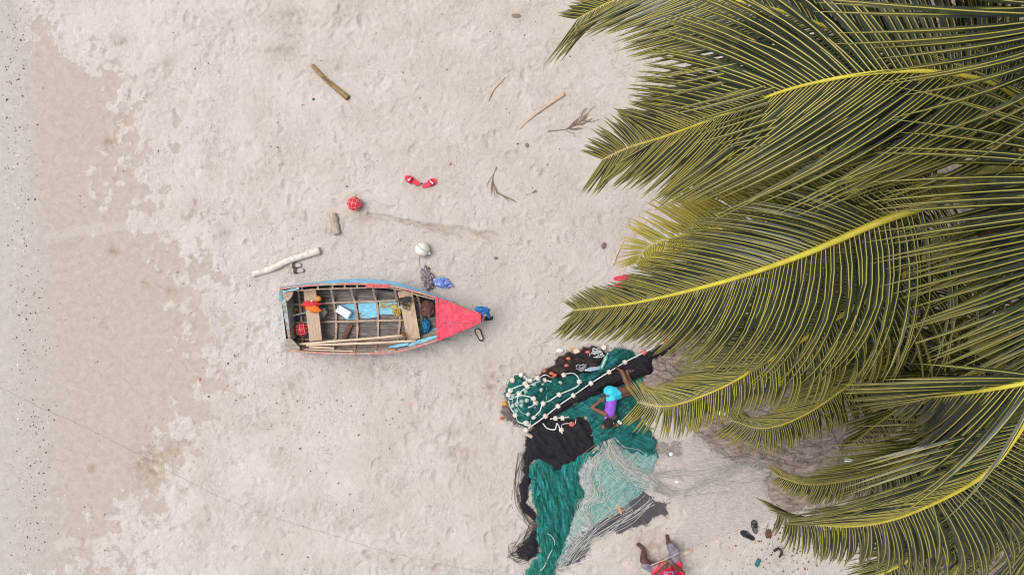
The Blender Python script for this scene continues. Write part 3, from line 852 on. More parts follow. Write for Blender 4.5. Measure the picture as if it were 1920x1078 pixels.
boat = root('rowing_boat', P(710, 600, 0), 'small wooden rowing boat with blue hull and red foredeck lying on the sand', 'boat')
XS  = [140, 340, 520, 700, 880, 1060, 1200, 1370, 1560, 1735]
PGY = [178, 148, 140, 136, 138, 163, 195, 242, 312, 390]
PBY = [166, 132, 109, 97, 99, 122, 163, 226, 300, 388]
SGY = [690, 702, 712, 716, 713, 702, 668, 614, 546, 460]
PFY = [215, 190, 182, 180, 184, 205, 240, 300, 360, 412]
SFY = [585, 604, 614, 618, 610, 590, 556, 508, 470, 436]
def xs_at(X, Y):
    if X > 340: return X
    f = (340 - X) / 200.0
    return X + f * ((Y - 434) / 512 * 62)
def yi(arr, X): return float(np.interp(X, XS, arr))
SX = [140, 200, 270, 340, 430, 520, 610, 700, 790, 880, 970, 1060, 1130, 1200, 1285, 1370, 1465, 1560, 1650, 1735]
def smooth_arr(arr):
    a = np.interp(SX, XS, arr)
    b = a.copy()
    for _ in range(2):
        b[1:-1] = (b[:-2] + 2 * b[1:-1] + b[2:]) / 4
    return b
PGs, PBs, SGs, PFs, SFs = map(smooth_arr, (PGY, PBY, SGY, PFY, SFY))
def rise(X): return 0.03 * ((X - 700) / 1000.0) ** 2 + (0.06 if X > 1400 else 0) * (X - 1400) / 335.0
hm = MB()
secs = []
for i, X in enumerate(SX):
    r = rise(X)
    t = np.interp(X, [1200, 1735], [0, 1])
    prof = [(PGs[i], .50 + r), (PBs[i], .33 + r), (PFs[i] * .6 + PBs[i] * .4, .10 + .1 * t), (PFs[i] + 12, .035 + .08 * t), ((PFs[i] + SFs[i]) / 2, .0 + .08 * t),
            (SFs[i] - 12, .035 + .08 * t), (SFs[i] * .5 + SGs[i] * .5 - 6, .22 + .06 * t), (SGs[i] - 3, .50 + r)]
    secs.append([B(xs_at(X, y), y, h) for y, h in prof])
n = len(secs[0])
vs = [p for s in secs for p in s]
fs = [(i * n + k, i * n + k + 1, (i + 1) * n + k + 1, (i + 1) * n + k) for i in range(len(SX) - 1) for k in range(n - 1)]
m_ = (len(SX) - 1) * n
fs += [tuple(range(n - 1, -1, -1)), tuple(m_ + k for k in range(n))]
hull_me = hm.add(vs, fs).mesh('hull', smooth=False)
hull = link('hull', hull_me, M_HULL, boat)
# bottom boards, each a plank running fore and aft between the ribs
def strip(name, m, fy0, fy1, h0, h1, th=0.014, x0=0, x1=None, parent=boat, gap=1.5):
    x1 = len(SX) - 1 if x1 is None else x1
    top, bot = [], []
    for i in range(x0, x1 + 1):
        X = SX[i]
        a, b = fy0(i) + gap, fy1(i) - gap
        r = rise(X) * .6
        top.append((B(xs_at(X, a), a, h0 + r), B(xs_at(X, b), b, h1 + r)))
    mb = MB(); vs, fs = [], []
    dz = Vector((0, 0, -th))
    for a, b in top: vs += [a, b, b + dz, a + dz]
    for i in range(len(top) - 1):
        for k in range(4):
            k2 = (k + 1) % 4
            fs.append((i * 4 + k, i * 4 + k2, (i + 1) * 4 + k2, (i + 1) * 4 + k))
    q = (len(top) - 1) * 4
    fs += [(3, 2, 1, 0), (q, q + 1, q + 2, q + 3)]
    return mb.add(vs, fs).build(name, m, parent)
def lerp_y(f): return lambda i: PFs[i] * (1 - f) + SFs[i] * f
NB = 6
for k in range(NB):
    strip('bottom_plank', M_FLOOR, lerp_y(k / NB), lerp_y((k + 1) / NB), .075, .075, x1=len(SX) - 4)
for a, b, h0, h1 in ((0, .5, .09, .27), (.5, 1, .28, .47)):     # near side, inner face
    strip('side_plank', M_SIDE, lambda i: SFs[i] * (1 - a) + (SGs[i] - 8) * a, lambda i: SFs[i] * (1 - b) + (SGs[i] - 8) * b, h0, h1, x1=len(SX) - 4)
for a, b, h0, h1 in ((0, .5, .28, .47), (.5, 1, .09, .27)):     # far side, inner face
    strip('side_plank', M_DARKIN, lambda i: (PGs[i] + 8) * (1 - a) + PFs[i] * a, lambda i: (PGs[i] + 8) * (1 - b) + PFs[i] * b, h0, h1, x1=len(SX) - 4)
# gunwales and inwales
gp = [B(xs_at(X, PGs[i]), PGs[i] + 3, .515 + rise(X)) for i, X in enumerate(SX)]
gs = [B(xs_at(X, SGs[i]), SGs[i] - 3, .515 + rise(X)) for i, X in enumerate(SX)]
MB().sweep(gp, .034, .03).build('gunwale', M_GUN, boat)
MB().sweep(gs, .034, .03).build('gunwale', M_GUN, boat)
def path_of(pts, h): return [B(x, y, h if not isinstance(h, (list, tuple)) else h[k]) for k, (x, y) in enumerate(pts)]
MB().sweep(path_of([(225, 198), (420, 184), (620, 178), (820, 172), (1000, 172), (1120, 200), (1250, 236), (1372, 268)], .47), .020, .022).build('inwale', M_WOOD, boat)
MB().sweep(path_of([(310, 676), (510, 684), (705, 692)], .44), .018, .02).build('inwale', M_POLE, boat)
for X in (290, 420, 540, 640, 740, 1090, 1190, 1300):
    i = X
    y0 = yi(PGY, X) + 8; y1 = float(np.interp(X, [225, 420, 620, 820, 1000, 1120, 1250, 1372], [198, 184, 178, 172, 172, 200, 236, 268]))
    MB().sweep([B(X, y0, .465), B(X, y1, .465)], .028, .03).build('spacer_block', M_WOOD, boat)
# far-side rowlock pad with two holes, near-side one bare and split
def pad(pts, h, m, holes):
    o = MB().prism([B(x, y, h) for x, y in pts], .03).build('rowlock_pad', m, boat)
    for x, y in holes:
        q = B(x, y, h + .003)
        MB().lathe([(.004, 0), (.013, 0), (.013, -.004), (.004, -.004)], Matrix.Translation(q), 12).build('rowlock_hole', M_DARKIN, o)
pad([(808, 172), (812, 144), (995, 142), (1002, 168), (985, 176)], .545, painted('pad_paint', (0.55, .10, .11), (.45, .28, .22), .6, 8), [(876, 158), (934, 158)])
pad([(880, 712), (880, 686), (1050, 672), (1062, 694), (1040, 706)], .53, painted('pad_bare', (0.33, .17, .12), (.42, .33, .26), .48, 12), [])
# ribs
RIBS = [[(524, 172, .36), (536, 230, .20), (550, 300, .105), (566, 380, .105), (570, 470, .105), (568, 560, .105), (560, 612, .13), (545, 700, .44)],
        [(688, 170, .36), (700, 225, .20), (722, 290, .105), (738, 380, .105), (744, 470, .105), (742, 560, .105), (735, 615, .13), (712, 704, .44)],
        [(872, 176, .36), (880, 225, .20), (900, 290, .105), (910, 380, .105), (912, 470, .105), (912, 560, .105), (905, 610, .13), (886, 700, .44)],
        [(1048, 190, .36), (1060, 235, .20), (1076, 300, .105), (1088, 380, .105), (1090, 460, .105), (1080, 540, .105), (1075, 592, .13), (1056, 692, .44)],
        [(1232, 235, .36), (1246, 280, .20), (1258, 340, .115), (1266, 420, .115), (1262, 500, .115), (1245, 555, .16), (1222, 650, .44)],
        [(250, 190, .40), (262, 215, .20), (272, 300, .11), (282, 390, .11), (290, 480, .11), (292, 585, .12), (300, 690, .44)]]
for r_ in RIBS:
    pts, _ = spline([B(x, y, h) for x, y, h in r_], 18)
    ww = [.030 + .012 * math.sin(k * 2.1 + r_[0][0]) ** 2 for k in range(18)]
    MB().sweep(pts, ww, .032, side=lambda i: Vector((1, 0.05, 0))).build('rib', M_WOOD, boat)
# stringers over the ribs
MB().sweep(path_of([(208, 310), (420, 302), (640, 292), (860, 284), (1092, 274), (1260, 282)], .128), [.032, .03, .03, .032, .03, .026], .02).build('stringer', M_WOOD, boat)
MB().sweep(path_of([(236, 458), (480, 452), (760, 444), (1010, 440), (1290, 434)], .128), [.03, .032, .034, .032, .028], .02).build('stringer', M_WOOD, boat)
MB().sweep(path_of([(250, 590), (480, 600), (760, 600), (1010, 590), (1220, 560)], .135), .028, .02).build('stringer', M_WOOD, boat)
# painted blue boards in the bottom
for q in ([(596, 318), (640, 306), (724, 302), (732, 372), (730, 432), (650, 434), (610, 390)],
          [(748, 298), (894, 290), (900, 345), (902, 410), (830, 424), (764, 420), (752, 360)],
          [(918, 290), (1068, 286), (1076, 330), (1074, 388), (1000, 394), (922, 392)]):
    MB().prism([B(x, y, .094) for x, y in reversed(q)], .012).build('bottom_plank', M_BLUEB, boat)['label'] = 'bottom board painted light blue'
# thwarts
for q in ([(300, 192), (400, 184), (428, 390), (452, 600), (350, 610), (325, 400)], [(1073, 206), (1192, 202), (1222, 390), (1256, 588), (1150, 600), (1112, 400)]):
    MB().prism([B(x, y, .335) for x, y in reversed(q)], .028).build('thwart', M_THWART, boat)
# transom, quarter knees, breast work
MB().prism([B(x, y, .50) for x, y in [(176, 592), (196, 596), (150, 196), (104, 184)]], .44).build('transom', painted('transom_paint', (.33, .43, .43), (.36, .29, .24), .50, 8), boat)
MB().prism([B(x, y, .53) for x, y in [(172, 282), (205, 245), (222, 192), (135, 208), (140, 250)]], .03).build('quarter_knee', M_WOOD, boat)
MB().prism([B(x, y, .53) for x, y in [(165, 690), (270, 682), (272, 664), (205, 592), (160, 588)]], .03).build('quarter_knee', M_SIDE, boat)
MB().sweep([B(135, 205, .56), B(265, 177, .56)], .03, .02).build('cleat', M_BLUEB, boat)
MB().prism([B(x, y, .505) for x, y in [(102, 282), (128, 282), (128, 200), (102, 196)]], .05).build('stern_post', painted('stern_paint', (.13, .33, .36), (.3, .24, .2), .55, 9), boat)
MB().sweep([B(160, 412, .30), B(320, 376, .16)], .03, .03).build('brace', painted('brace_paint', (.30, .42, .42), (.4, .32, .25), .5, 9), boat)
# red foredeck: margin board, two deck planks either side of a seam, coaming
DK = .555
def deck(poly, h=DK, th=.022, nm='deck_plank', m=M_RED): return MB().prism([B(x, y, h + rise(x)) for x, y in reversed(poly)], th).build(nm, m, boat)
deck([(1376, 244), (1404, 256), (1412, 605), (1394, 610)], DK + .006, .03, 'coaming')
deck([(1406, 258), (1474, 284), (1478, 458), (1409, 459)])
deck([(1477, 286), (1734, 386), (1736, 455), (1481, 458)])
deck([(1409, 462), (1736, 458), (1737, 462), (1414, 604)])
deck([(1374, 240), (1736, 381), (1736, 388), (1376, 249)], DK + .012, .034, 'rubbing_strip')
deck([(1396, 612), (1392, 604), (1737, 456), (1738, 464)], DK + .012, .034, 'rubbing_strip')
MB().prism([B(x, y, .60 + rise(1735)) for x, y in [(1733, 466), (1752, 462), (1752, 386), (1731, 378)]], .50).build('stem_post', M_RED, boat)
MB().prism([B(x, y, .16) for x, y in [(1262, 596), (1390, 548), (1392, 520), (1256, 572)]], .014).build('bow_board', M_WOOD, boat)

# things lying in the boat
def oar(pts, r, label, blade=None, grip=None):
    o = root('oar', pts[0], label, 'oar', 'oars in the boat')
    ps, _ = spline(pts, 14)
    MB().tube(ps, [r * (1 + .08 * math.sin(i * 1.7)) for i in range(14)], 8).build('shaft', M_POLE, o, smooth=True)
    if blade: MB().prism(blade, .018).build('blade', M_BLUEB, o)
    if grip: MB().tube(grip, .022, 8).build('grip', M_RUST, o, smooth=True)
oar([B(255, 636, .40), B(500, 614, .39), B(800, 590, .36), B(1118, 562, .38)], .020, 'bare wooden oar with a brown grip, the upper of two in the boat', grip=[B(1112, 532, .42), B(1142, 600, .42)])
oar([B(325, 642, .42), B(600, 634, .41), B(900, 622, .42), B(1225, 606, .42)], .021, 'wooden oar with a long light blue blade towards the bow', blade=[B(x, y, .43) for x, y in [(1162, 650), (1185, 652), (1394, 578), (1390, 560), (1250, 596), (1160, 634)]])
tag(MB().prism([B(x, y, .45) for x, y in [(1002, 664), (1060, 662), (1160, 640), (1158, 622), (1080, 632), (1000, 652)]], .018).build('painted_lath', M_BLUEB), 'short light blue lath on the near side of the boat', 'lath')
tag(MB().sweep([B(350, 658, .40), B(450, 662, .40), B(552, 666, .40)], .028, .02).build('lath', M_POLE), 'short bare wooden lath below the oars at the stern', 'lath')
tag(MB().prism([B(x, y, .145) for x, y in [(612, 582), (648, 586), (702, 478), (660, 466)]], .02).build('loose_board', mat('brown_board', [(.3, (.07, .035, .025)), (.7, (.20, .11, .08))], 8, (3, 3, 3), rough=.8, bump=.003)), 'dark brown loose board on the bottom of the boat', 'board')

def rounded_slab(poly_pts, h, bev, name, m, parent=None):
    bm = bmesh.new()
    vs = [bm.verts.new(p) for p in poly_pts]
    f = bm.faces.new(vs)
    r_ = bmesh.ops.extrude_face_region(bm, geom=[f])
    for v in r_['geom']:
        if isinstance(v, bmesh.types.BMVert): v.co.z -= h
    bmesh.ops.bevel(bm, geom=list(bm.edges), offset=bev, segments=3, profile=.5, affect='EDGES')
    bmesh.ops.recalc_face_normals(bm, faces=bm.faces)
    me = bpy.data.meshes.new(name); bm.to_mesh(me); bm.free()
    me.polygons.foreach_set('use_smooth', [True] * len(me.polygons))
    return link(name, me, m, parent)
M_WHITE = mat('white_plastic', [(.3, (.70, .72, .72)), (.7, (.82, .83, .82))], 5, rough=.4, spec=.5)
can = root('plastic_canister', B(625, 372, .11), 'flat white plastic canister lying on blue bottom boards in the boat', 'canister')
rounded_slab([B(x, y, .24) for x, y in [(558, 366), (590, 312), (692, 372), (660, 432)]], .12, .018, 'body', M_WHITE, can)
MB().lathe([(.014, 0), (.014, .02), (.011, .024)], Matrix.Translation(B(586, 330, .238)), 12).build('cap', mat('cap_grey', [(.3, (.3, .3, .3)), (.7, (.4, .4, .4))]), can)

def lathe_ball(c, axis, r, name, m, parent, prof=None):
    q = Vector(axis).normalized().to_track_quat('Z', 'Y').to_matrix().to_4x4()
    M = Matrix.Translation(c) @ q
    prof = prof or [(r * math.sin(math.pi * k / 14 + .02), -r * math.cos(math.pi * k / 14 + .02)) for k in range(15)]
    return MB().lathe(prof, M, 20).build(name, m, parent, smooth=True), M
def buoy(c, axis, r, m, m2, label, name='buoy', cords=True):
    o = root(name, Vector((c.x, c.y, c.z - r)), label, 'buoy', 'net buoys')
    _, M = lathe_ball(c, axis, r, 'shell', m, o)
    MB().lathe([(r * .20, r * .93), (r * .18, r * 1.15), (r * .10, r * 1.22)], M, 10).build('eyelet', m, o, smooth=True)
    if cords:
        for k in range(4):
            a = math.pi * k / 4
            ring = []
            for j in range(25):
                t = 2 * math.pi * j / 24
                ring.append(M @ Vector((r * 1.02 * math.cos(t) * math.cos(a), r * 1.02 * math.cos(t) * math.sin(a), r * 1.02 * math.sin(t))))
            MB().tube(ring, .0045, 5, cap=False).build('lashing', m2, o, smooth=True)
        for zz in (-.45, .1, .6):
            rr = r * 1.02 * math.sqrt(1 - zz * zz)
            MB().tube([M @ Vector((rr * math.cos(2 * math.pi * j / 24), rr * math.sin(2 * math.pi * j / 24), r * zz * 1.02)) for j in range(25)], .0045, 5, cap=False).build('lashing', m2, o, smooth=True)
    return o
M_BUOY = painted('red_buoy', (.62, .025, .05), (.62, .20, .18), .68, 14, rough=.5)
M_CORDR = mat('pale_red_cord', [(.3, (.55, .16, .15)), (.7, (.75, .42, .38))], 20, rough=.8)
buoy(B(290, 512, .20), (-1, -.15, .1), .115, M_BUOY, M_CORDR, 'red lashed buoy in the stern of the boat')
M_ORANGE = mat('orange_float', [(.3, (.60, .22, .02)), (.7, (.78, .38, .05))], 6, rough=.5)
lb, _ = lathe_ball(B(424, 262, .30), (0, 0, 1), .050, 'round_float', M_ORANGE, None)
tag(lb, 'small round amber float beside the stern thwart', 'float')

def crumple(name, c, size, m, seed, label, cat, nz=.55, nf=2.2, sub=4, rz=0.0, parent=None):
    mb = MB()
    mb.ball(c, 1.0, sub, size, nz=nz, nf=nf, seed=seed, M=Matrix.Rotation(rz, 3, 'Z'))
    o = mb.build(name, m, parent, smooth=True)
    if label: tag(o, label, cat)
    return o
M_VR = mat('red_cloth', [(.35, (.55, .02, .04)), (.65, (.80, .05, .07))], 9, rough=.8, bump=.01, bscale=25)
M_VO = mat('orange_cloth', [(.35, (.78, .12, .02)), (.65, (.90, .22, .03))], 9, rough=.8, bump=.01, bscale=25)
vest = root('life_vest', B(375, 315, .35), 'crumpled red and orange life vest draped over the stern thwart', 'life vest')
crumple('outer_cloth', B(362, 305, .385), (.145, .045, .045), M_VR, 3, None, None, parent=vest, rz=.05)
crumple('lining', B(378, 338, .39), (.125, .062, .045), M_VO, 5, None, None, parent=vest, rz=-.25)
MB().ball(B(368, 282, .43), .014, 2).build('toggle', M_WHITE, vest)
M_GREYP = mat('grey_plastic', [(.3, (.20, .19, .15)), (.7, (.40, .38, .32))], 8, rough=.5, bump=.004)
tag(rounded_slab([B(x, y, .20) for x, y in [(430, 395), (438, 340), (470, 335), (492, 372), (462, 418)]], .11, .014, 'bailer', M_GREYP), 'grey plastic bailer beside the stern thwart', 'bailer')

def tangle(c, rx, ry, h, n, r, seed, turns=3):
    rd_ = random.Random(seed)
    mb = MB()
    for k in range(n):
        pts = []
        a = rd_.uniform(0, 6.28); cx, cy = rd_.gauss(0, rx * .35), rd_.gauss(0, ry * .35)
        for j in range(rd_.randint(7, 12)):
            a += rd_.uniform(.5, 1.3) * turns / 3
            q = rd_.uniform(.35, 1.0)
            pts.append(c + Vector((cx + math.cos(a) * rx * q, cy + math.sin(a) * ry * q, rd_.uniform(0, h))))
        ps, _ = spline(pts, 40)
        mb.tube(ps, r, 5)
    return mb
M_WIRE = mat('dark_cord', [(.3, (.03, .025, .022)), (.7, (.10, .08, .07))], 12, rough=.8)
tag(tangle(B(1125, 275, .355), .13, .055, .05, 7, .0055, 4).build('cord_tangle', M_WIRE, smooth=True), 'tangle of dark cord on the fore thwart', 'cord')
tag(tangle(B(1160, 335, .352), .075, .06, .015, 2, .0042, 9).build('fishing_line', M_RUST, smooth=True), 'loose thin brown line looped on the fore thwart', 'line')
M_YROPE = mat('yellow_rope', [(.3, (.42, .30, .05)), (.7, (.65, .50, .12))], 20, rough=.8)
tag(tangle(B(1062, 352, .12), .075, .075, .06, 8, .0075, 5).build('yellow_rope', M_YROPE, smooth=True), 'tangled yellow rope beside the fore thwart', 'rope')
tag(tangle(B(985, 322, .115), .14, .06, .02, 3, .005, 15).build('thin_line', M_YROPE, smooth=True), 'thin pale line loosely coiled on a blue board', 'line')
M_BLUEN = mat('blue_netting', [(.35, (.01, .04, .11)), (.52, (.02, .18, .36)), (.68, (.06, .40, .60))], 45, rough=.8, bump=.012, bscale=60)
crumple('net_bundle', B(1300, 487, .155), (.075, .125, .05), M_BLUEN, 8, 'small bundle of bright blue netting under the foredeck edge', 'net', nz=.35, nf=3)
M_PURPLE = mat('dull_rags', [(.3, (.03, .02, .04)), (.5, (.13, .06, .06)), (.7, (.25, .13, .08))], 16, rough=.9, bump=.012, bscale=40)
crumple('rag_heap', B(1318, 340, .14), (.115, .15, .05), M_PURPLE, 12, 'heap of dull brown rags in the bow of the boat', 'rags', nz=.4, nf=3)
M_CYAN = mat('cyan_plastic', [(.3, (.08, .42, .50)), (.7, (.30, .68, .75))], 8, rough=.3, spec=.5)
tag(MB().lathe([(.008, 0), (.012, .02), (.026, .05), (.027, .17), (.022, .19)], Matrix.Translation(B(1022, 345, .135)) @ Matrix.Rotation(R(100), 4, 'Z') @ Matrix.Rotation(R(90), 4, 'X'), 14).build('plastic_bottle', M_CYAN, smooth=True), 'cyan plastic bottle lying on the blue boards', 'bottle')
M_BROPE = mat('blue_rope', [(.3, (.02, .03, .15)), (.7, (.05, .10, .38))], 20, rough=.8)
tag(MB().tube(spline([B(290, 392, .12), B(252, 415, .14), B(238, 455, .13), B(234, 500, .12), B(246, 540, .12)], 24)[0], .010, 6).build('blue_rope', M_BROPE, smooth=True), 'short dark blue rope curving round the red buoy in the stern', 'rope')
crumple('orange_peel', B(240, 350, .105), (.035, .03, .02), M_ORANGE, 19, 'crumpled amber scrap on the stern bottom boards', 'scrap', sub=2)

# blue bag hung over the bow
M_BAGB = mat('blue_nylon', [(.3, (.010, .055, .20)), (.6, (.02, .15, .42)), (.8, (.05, .24, .58))], 10, rough=.6, bump=.008, bscale=25)
bag = root('blue_bag', B(1770, 390, .0), 'bright blue bag with a dark lining hung over the tip of the bow', 'bag')
mb = MB()
mb.ball(B(1766, 352, .60), 1.0, 4, (.115, .050, .05), nz=.4, nf=2.6, seed=2, M=Matrix.Rotation(-.12, 3, 'Z'))
mb.build('flap', M_BAGB, bag, smooth=True)
MB().tube(spline([B(1742, 455, .56), B(1750, 415, .62), B(1762, 385, .64), B(1790, 372, .64), B(1815, 392, .58), B(1820, 415, .50)], 24)[0], .026, 8).build('strap', M_BAGB, bag, smooth=True)
mb = MB(); mb.ball(B(1798, 425, .38), 1.0, 3, (.085, .036, .06), nz=.5, nf=3, seed=6)
mb.build('lining', mat('black_cloth', [(.3, (.012, .010, .012)), (.7, (.035, .03, .035))], 12, rough=.9), bag, smooth=True)
MB().tube(spline([B(1830, 425, .38), B(1850, 405, .36), B(1842, 440, .34)], 12)[0], .010, 6).build('cord', M_WIRE, bag, smooth=True)
MB().ball(B(1770, 418, .50), .034, 2, (1, 1, .7), nz=.3).build('cloth_patch', mat('peach_cloth', [(.3, (.55, .25, .2)), (.7, (.65, .33, .28))], 9), bag, smooth=True)

# ------------------------------------------------------------------ fishing nets
def seg_dist(p, poly):
    d = np.full(len(p), 1e9)
    for a, b in zip(poly, np.roll(poly, -1, 0)):
        ab = b - a
        t = np.clip(((p - a) @ ab) / max(ab @ ab, 1e-9), 0, 1)
        d = np.minimum(d, np.hypot(*(p - (a + t[:, None] * ab)).T))
    return d
def inside(p, poly):
    r = np.zeros(len(p), bool)
    for a, b in zip(poly, np.roll(poly, -1, 0)):
        c = ((a[1] > p[:, 1]) != (b[1] > p[:, 1]))
        with np.errstate(divide='ignore', invalid='ignore'):
            x = (b[0] - a[0]) * (p[:, 1] - a[1]) / (b[1] - a[1]) + a[0]
        r ^= c & (p[:, 0] < x)
    return r
def rough_poly(poly, step=7, amp=2.2, seed=0):
    rd_ = random.Random(seed)
    out = []
    for (a, b), (c, e) in zip(poly, poly[1:] + poly[:1]):
        n = max(1, int(math.hypot(c - a, e - b) / step))
        for k in range(n):
            t = k / n
            out.append((a + (c - a) * t + (rd_.gauss(0, amp) if k else 0), b + (e - b) * t + (rd_.gauss(0, amp) if k else 0)))
    return out
SHEETS = []
def sheet(name, poly, m, z0, dome, soft, ang, fold, wl, label, cat='net', seed=0, step=4.0, amp=2.8, cords=None, group=None, fringe=4, m_fr=None):
    """a spread of netting: outline in photograph pixels on the sand, folds running along ang, heaped up by dome metres"""
    rp = np.array(rough_poly(poly, 7, amp, seed), float)
    lo, hi = rp.min(0), rp.max(0)
    gx, gy = np.meshgrid(np.arange(lo[0], hi[0], step), np.arange(lo[1], hi[1], step))
    g = np.stack([gx.ravel(), gy.ravel()], -1) + np.random.default_rng(seed).uniform(-.35, .35, (gx.size, 2)) * step
    g = g[inside(g, rp)]
    d = seg_dist(g, rp)
    g = g[d > step * .6]
    pts = [Vector(p) for p in rp] + [Vector(p) for p in g]
    nb = len(rp)
    r_ = delaunay_2d_cdt(pts, [], [list(range(nb))], 1, 1e-4)
    vv = np.array([tuple(v) for v in r_[0]])
    d = seg_dist(vv, rp)
    ca, sa = math.cos(ang), math.sin(ang)
    al, ac = vv[:, 0] * ca + vv[:, 1] * sa, -vv[:, 0] * sa + vv[:, 1] * ca
    w = fbm(al / 60, ac / 40, 300 + seed, 3) * 1.6
    fl = 1 - np.abs(np.sin(ac / wl * math.pi + w * 2.0 + fbm(al / 90, ac / 90, 350 + seed, 2) * 3))
    fl = fl ** 1.6 * 0.7 + 0.5 * gnoise(al / 14, ac / 5, 400 + seed)
    z = z0 + dome * (1 - np.exp(-d / soft)) * (0.8 + 0.5 * fbm(vv[:, 0] / 45, vv[:, 1] / 45, 450 + seed, 2)) + fold * fl * np.clip(d / 8, 0.1, 1)
    co = []
    for (x, y), zz in zip(vv, z):
        q = P(x, y, 0)
        co.append(P(x, y, max(zz, .004) + max(ground_z(q.x, q.y), 0)))
    me = bpy.data.meshes.new(name)
    me.from_pydata(co, [], [tuple(f) for f in r_[2]])
    me.polygons.foreach_set('use_smooth', [True] * len(me.polygons))
    ea = me.attributes.new('edge', 'FLOAT', 'POINT'); ea.data.foreach_set('value', np.clip(d / 16, 0, 1).astype(np.float32))
    o = link(name, me, m, recentre=False)
    if fringe:
        rd_ = random.Random(seed + 500); fb = MB()
        for k in range(0, len(rp)):
            for _ in range(fringe):
                x, y = rp[k]; a = rd_.uniform(0, 6.28); L_ = rd_.uniform(3, 11); pts_ = []
                for j in range(4):
                    pts_.append(P(x, y, max(z0 * (.9 - .25 * j), .004) + .012)); a += rd_.gauss(0, .7); x += math.cos(a) * L_ / 3; y += math.sin(a) * L_ / 3
                fb.tube(pts_, .0028, 3)
        c_ = fb.build('frayed_edge', m_fr or m, o, smooth=True); c_['kind'] = 'stuff'
    SHEETS.append((vv, z))
    for cm, cn, cr in (cords or ()): cords_over(o, vv, z, poly, ang, cn, cr, cm, seed + 77)
    return tag(o, label, cat, group)
def net_z(x, y):
    best = 0.0
    for vv, z in SHEETS:
        d = np.hypot(vv[:, 0] - x, vv[:, 1] - y)
        k = int(np.argmin(d))
        if d[k] < 6: best = max(best, float(z[k]))
    q = P(x, y, 0)
    return max(best, 0.0) + max(ground_z(q.x, q.y), 0)

def in_poly(x, y, rp):
    return bool(inside(np.array([[x, y]]), rp)[0])
def cords_over(o, vv, z, poly, ang, n, r, m, seed, length=(30, 110), wob=.5, name='mesh_cords'):
    rd_ = random.Random(seed)
    rp = np.array(poly, float)
    mb = MB()
    for k in range(n):
        i = rd_.randrange(len(vv))
        x, y = vv[i]
        a = ang + (math.pi if rd_.random() < .5 else 0) + rd_.gauss(0, .12)
        L_ = rd_.uniform(*length); st_ = 6.0
        pts = []
        for j in range(int(L_ / st_)):
            if not in_poly(x, y, rp): break
            d = np.hypot(vv[:, 0] - x, vv[:, 1] - y); q = int(np.argmin(d))
            g = P(x, y, 0)
            pts.append(P(x, y, max(float(z[q]), .004) + max(ground_z(g.x, g.y), 0) + .006))
            a += rd_.gauss(0, .16) * wob
            x += math.cos(a) * st_; y += math.sin(a) * st_
        if len(pts) > 2: mb.tube(spline(pts, len(pts) * 2)[0], r * rd_.uniform(.5, 1.2), 4)
    if mb.v:
        c = mb.build(name, m, o, smooth=True); c['kind'] = 'stuff'
def net_mat(name, stops, scale, rot, alpha=None, rough=.75, bump=.012, stretch=(1, 6, 1), ascale=30, fine=.85):
    m = mat(name, stops, scale=scale, stretch=stretch, rot=rot, rough=rough, bump=bump, bscale=scale * 2.2, fine=fine, fine_scale=70.0, detail=8, alpha=alpha or (1.0, 1.0), alpha_scale=ascale, spec=.2)
    nt = m.node_tree
    b = nt.nodes['Principled BSDF']
    src = b.inputs['Alpha'].links[0].from_socket
    at = nt.nodes.new('ShaderNodeAttribute'); at.attribute_name = 'edge'
    ns = nd(nt, 'ShaderNodeTexNoise', Scale=26.0, Detail=6.0, Roughness=.7)
    nt.links.new(coords(nt), ns.inputs['Vector'])
    ma = nd(nt, 'ShaderNodeMath', operation='MULTIPLY_ADD'); ma.inputs[1].default_value = 1.1
    nt.links.new(at.outputs['Fac'], ma.inputs[0]); nt.links.new(ns.outputs['Fac'], ma.inputs[2])
    e = ramp(nt, ma.outputs[0], [(.42, (0, 0, 0)), (.66, (1, 1, 1))])
    mu = nd(nt, 'ShaderNodeMath', operation='MULTIPLY')
    nt.links.new(e, mu.inputs[0]); nt.links.new(src, mu.inputs[1])
    nt.links.new(mu.outputs[0], b.inputs['Alpha'])
    return m
M_NBROWN = net_mat('brown_netting', [(.25, (.06, .046, .038)), (.42, (.22, .172, .145)), (.75, (.38, .315, .275))], 3.0, -.33)  # darkest streaks put the shade of the fold grooves into the colour
M_NBLACK = net_mat('black_netting', [(.3, (.006, .005, .008)), (.7, (.026, .019, .028))], 4, .6)
M_NGREEN = net_mat('green_netting', [(.25, (.003, .06, .05)), (.5, (.008, .170, .150)), (.75, (.035, .31, .275))], 5, 1.4, alpha=(.72, 1.0), ascale=5)  # mottled green; its strong contrast also paints in shading of the folds
M_NTEAL = net_mat('teal_netting', [(.25, (.006, .045, .045)), (.5, (.012, .120, .115)), (.75, (.04, .22, .21))], 5, .55)
M_NMINT = net_mat('mint_netting', [(.25, (.06, .22, .21)), (.5, (.17, .38, .36)), (.75, (.36, .52, .49))], 6, .9, alpha=(.45, .95))
M_NGREY = net_mat('grey_netting', [(.3, (.055, .048, .058)), (.6, (.095, .085, .098)), (.8, (.26, .24, .25))], 6, .62, alpha=(.75, 1.0))
M_NPALE = net_mat('pale_netting', [(.3, (.53, .475, .435)), (.7, (.60, .545, .505))], 5, .2, alpha=(.25, .7), ascale=10, fine=.35)

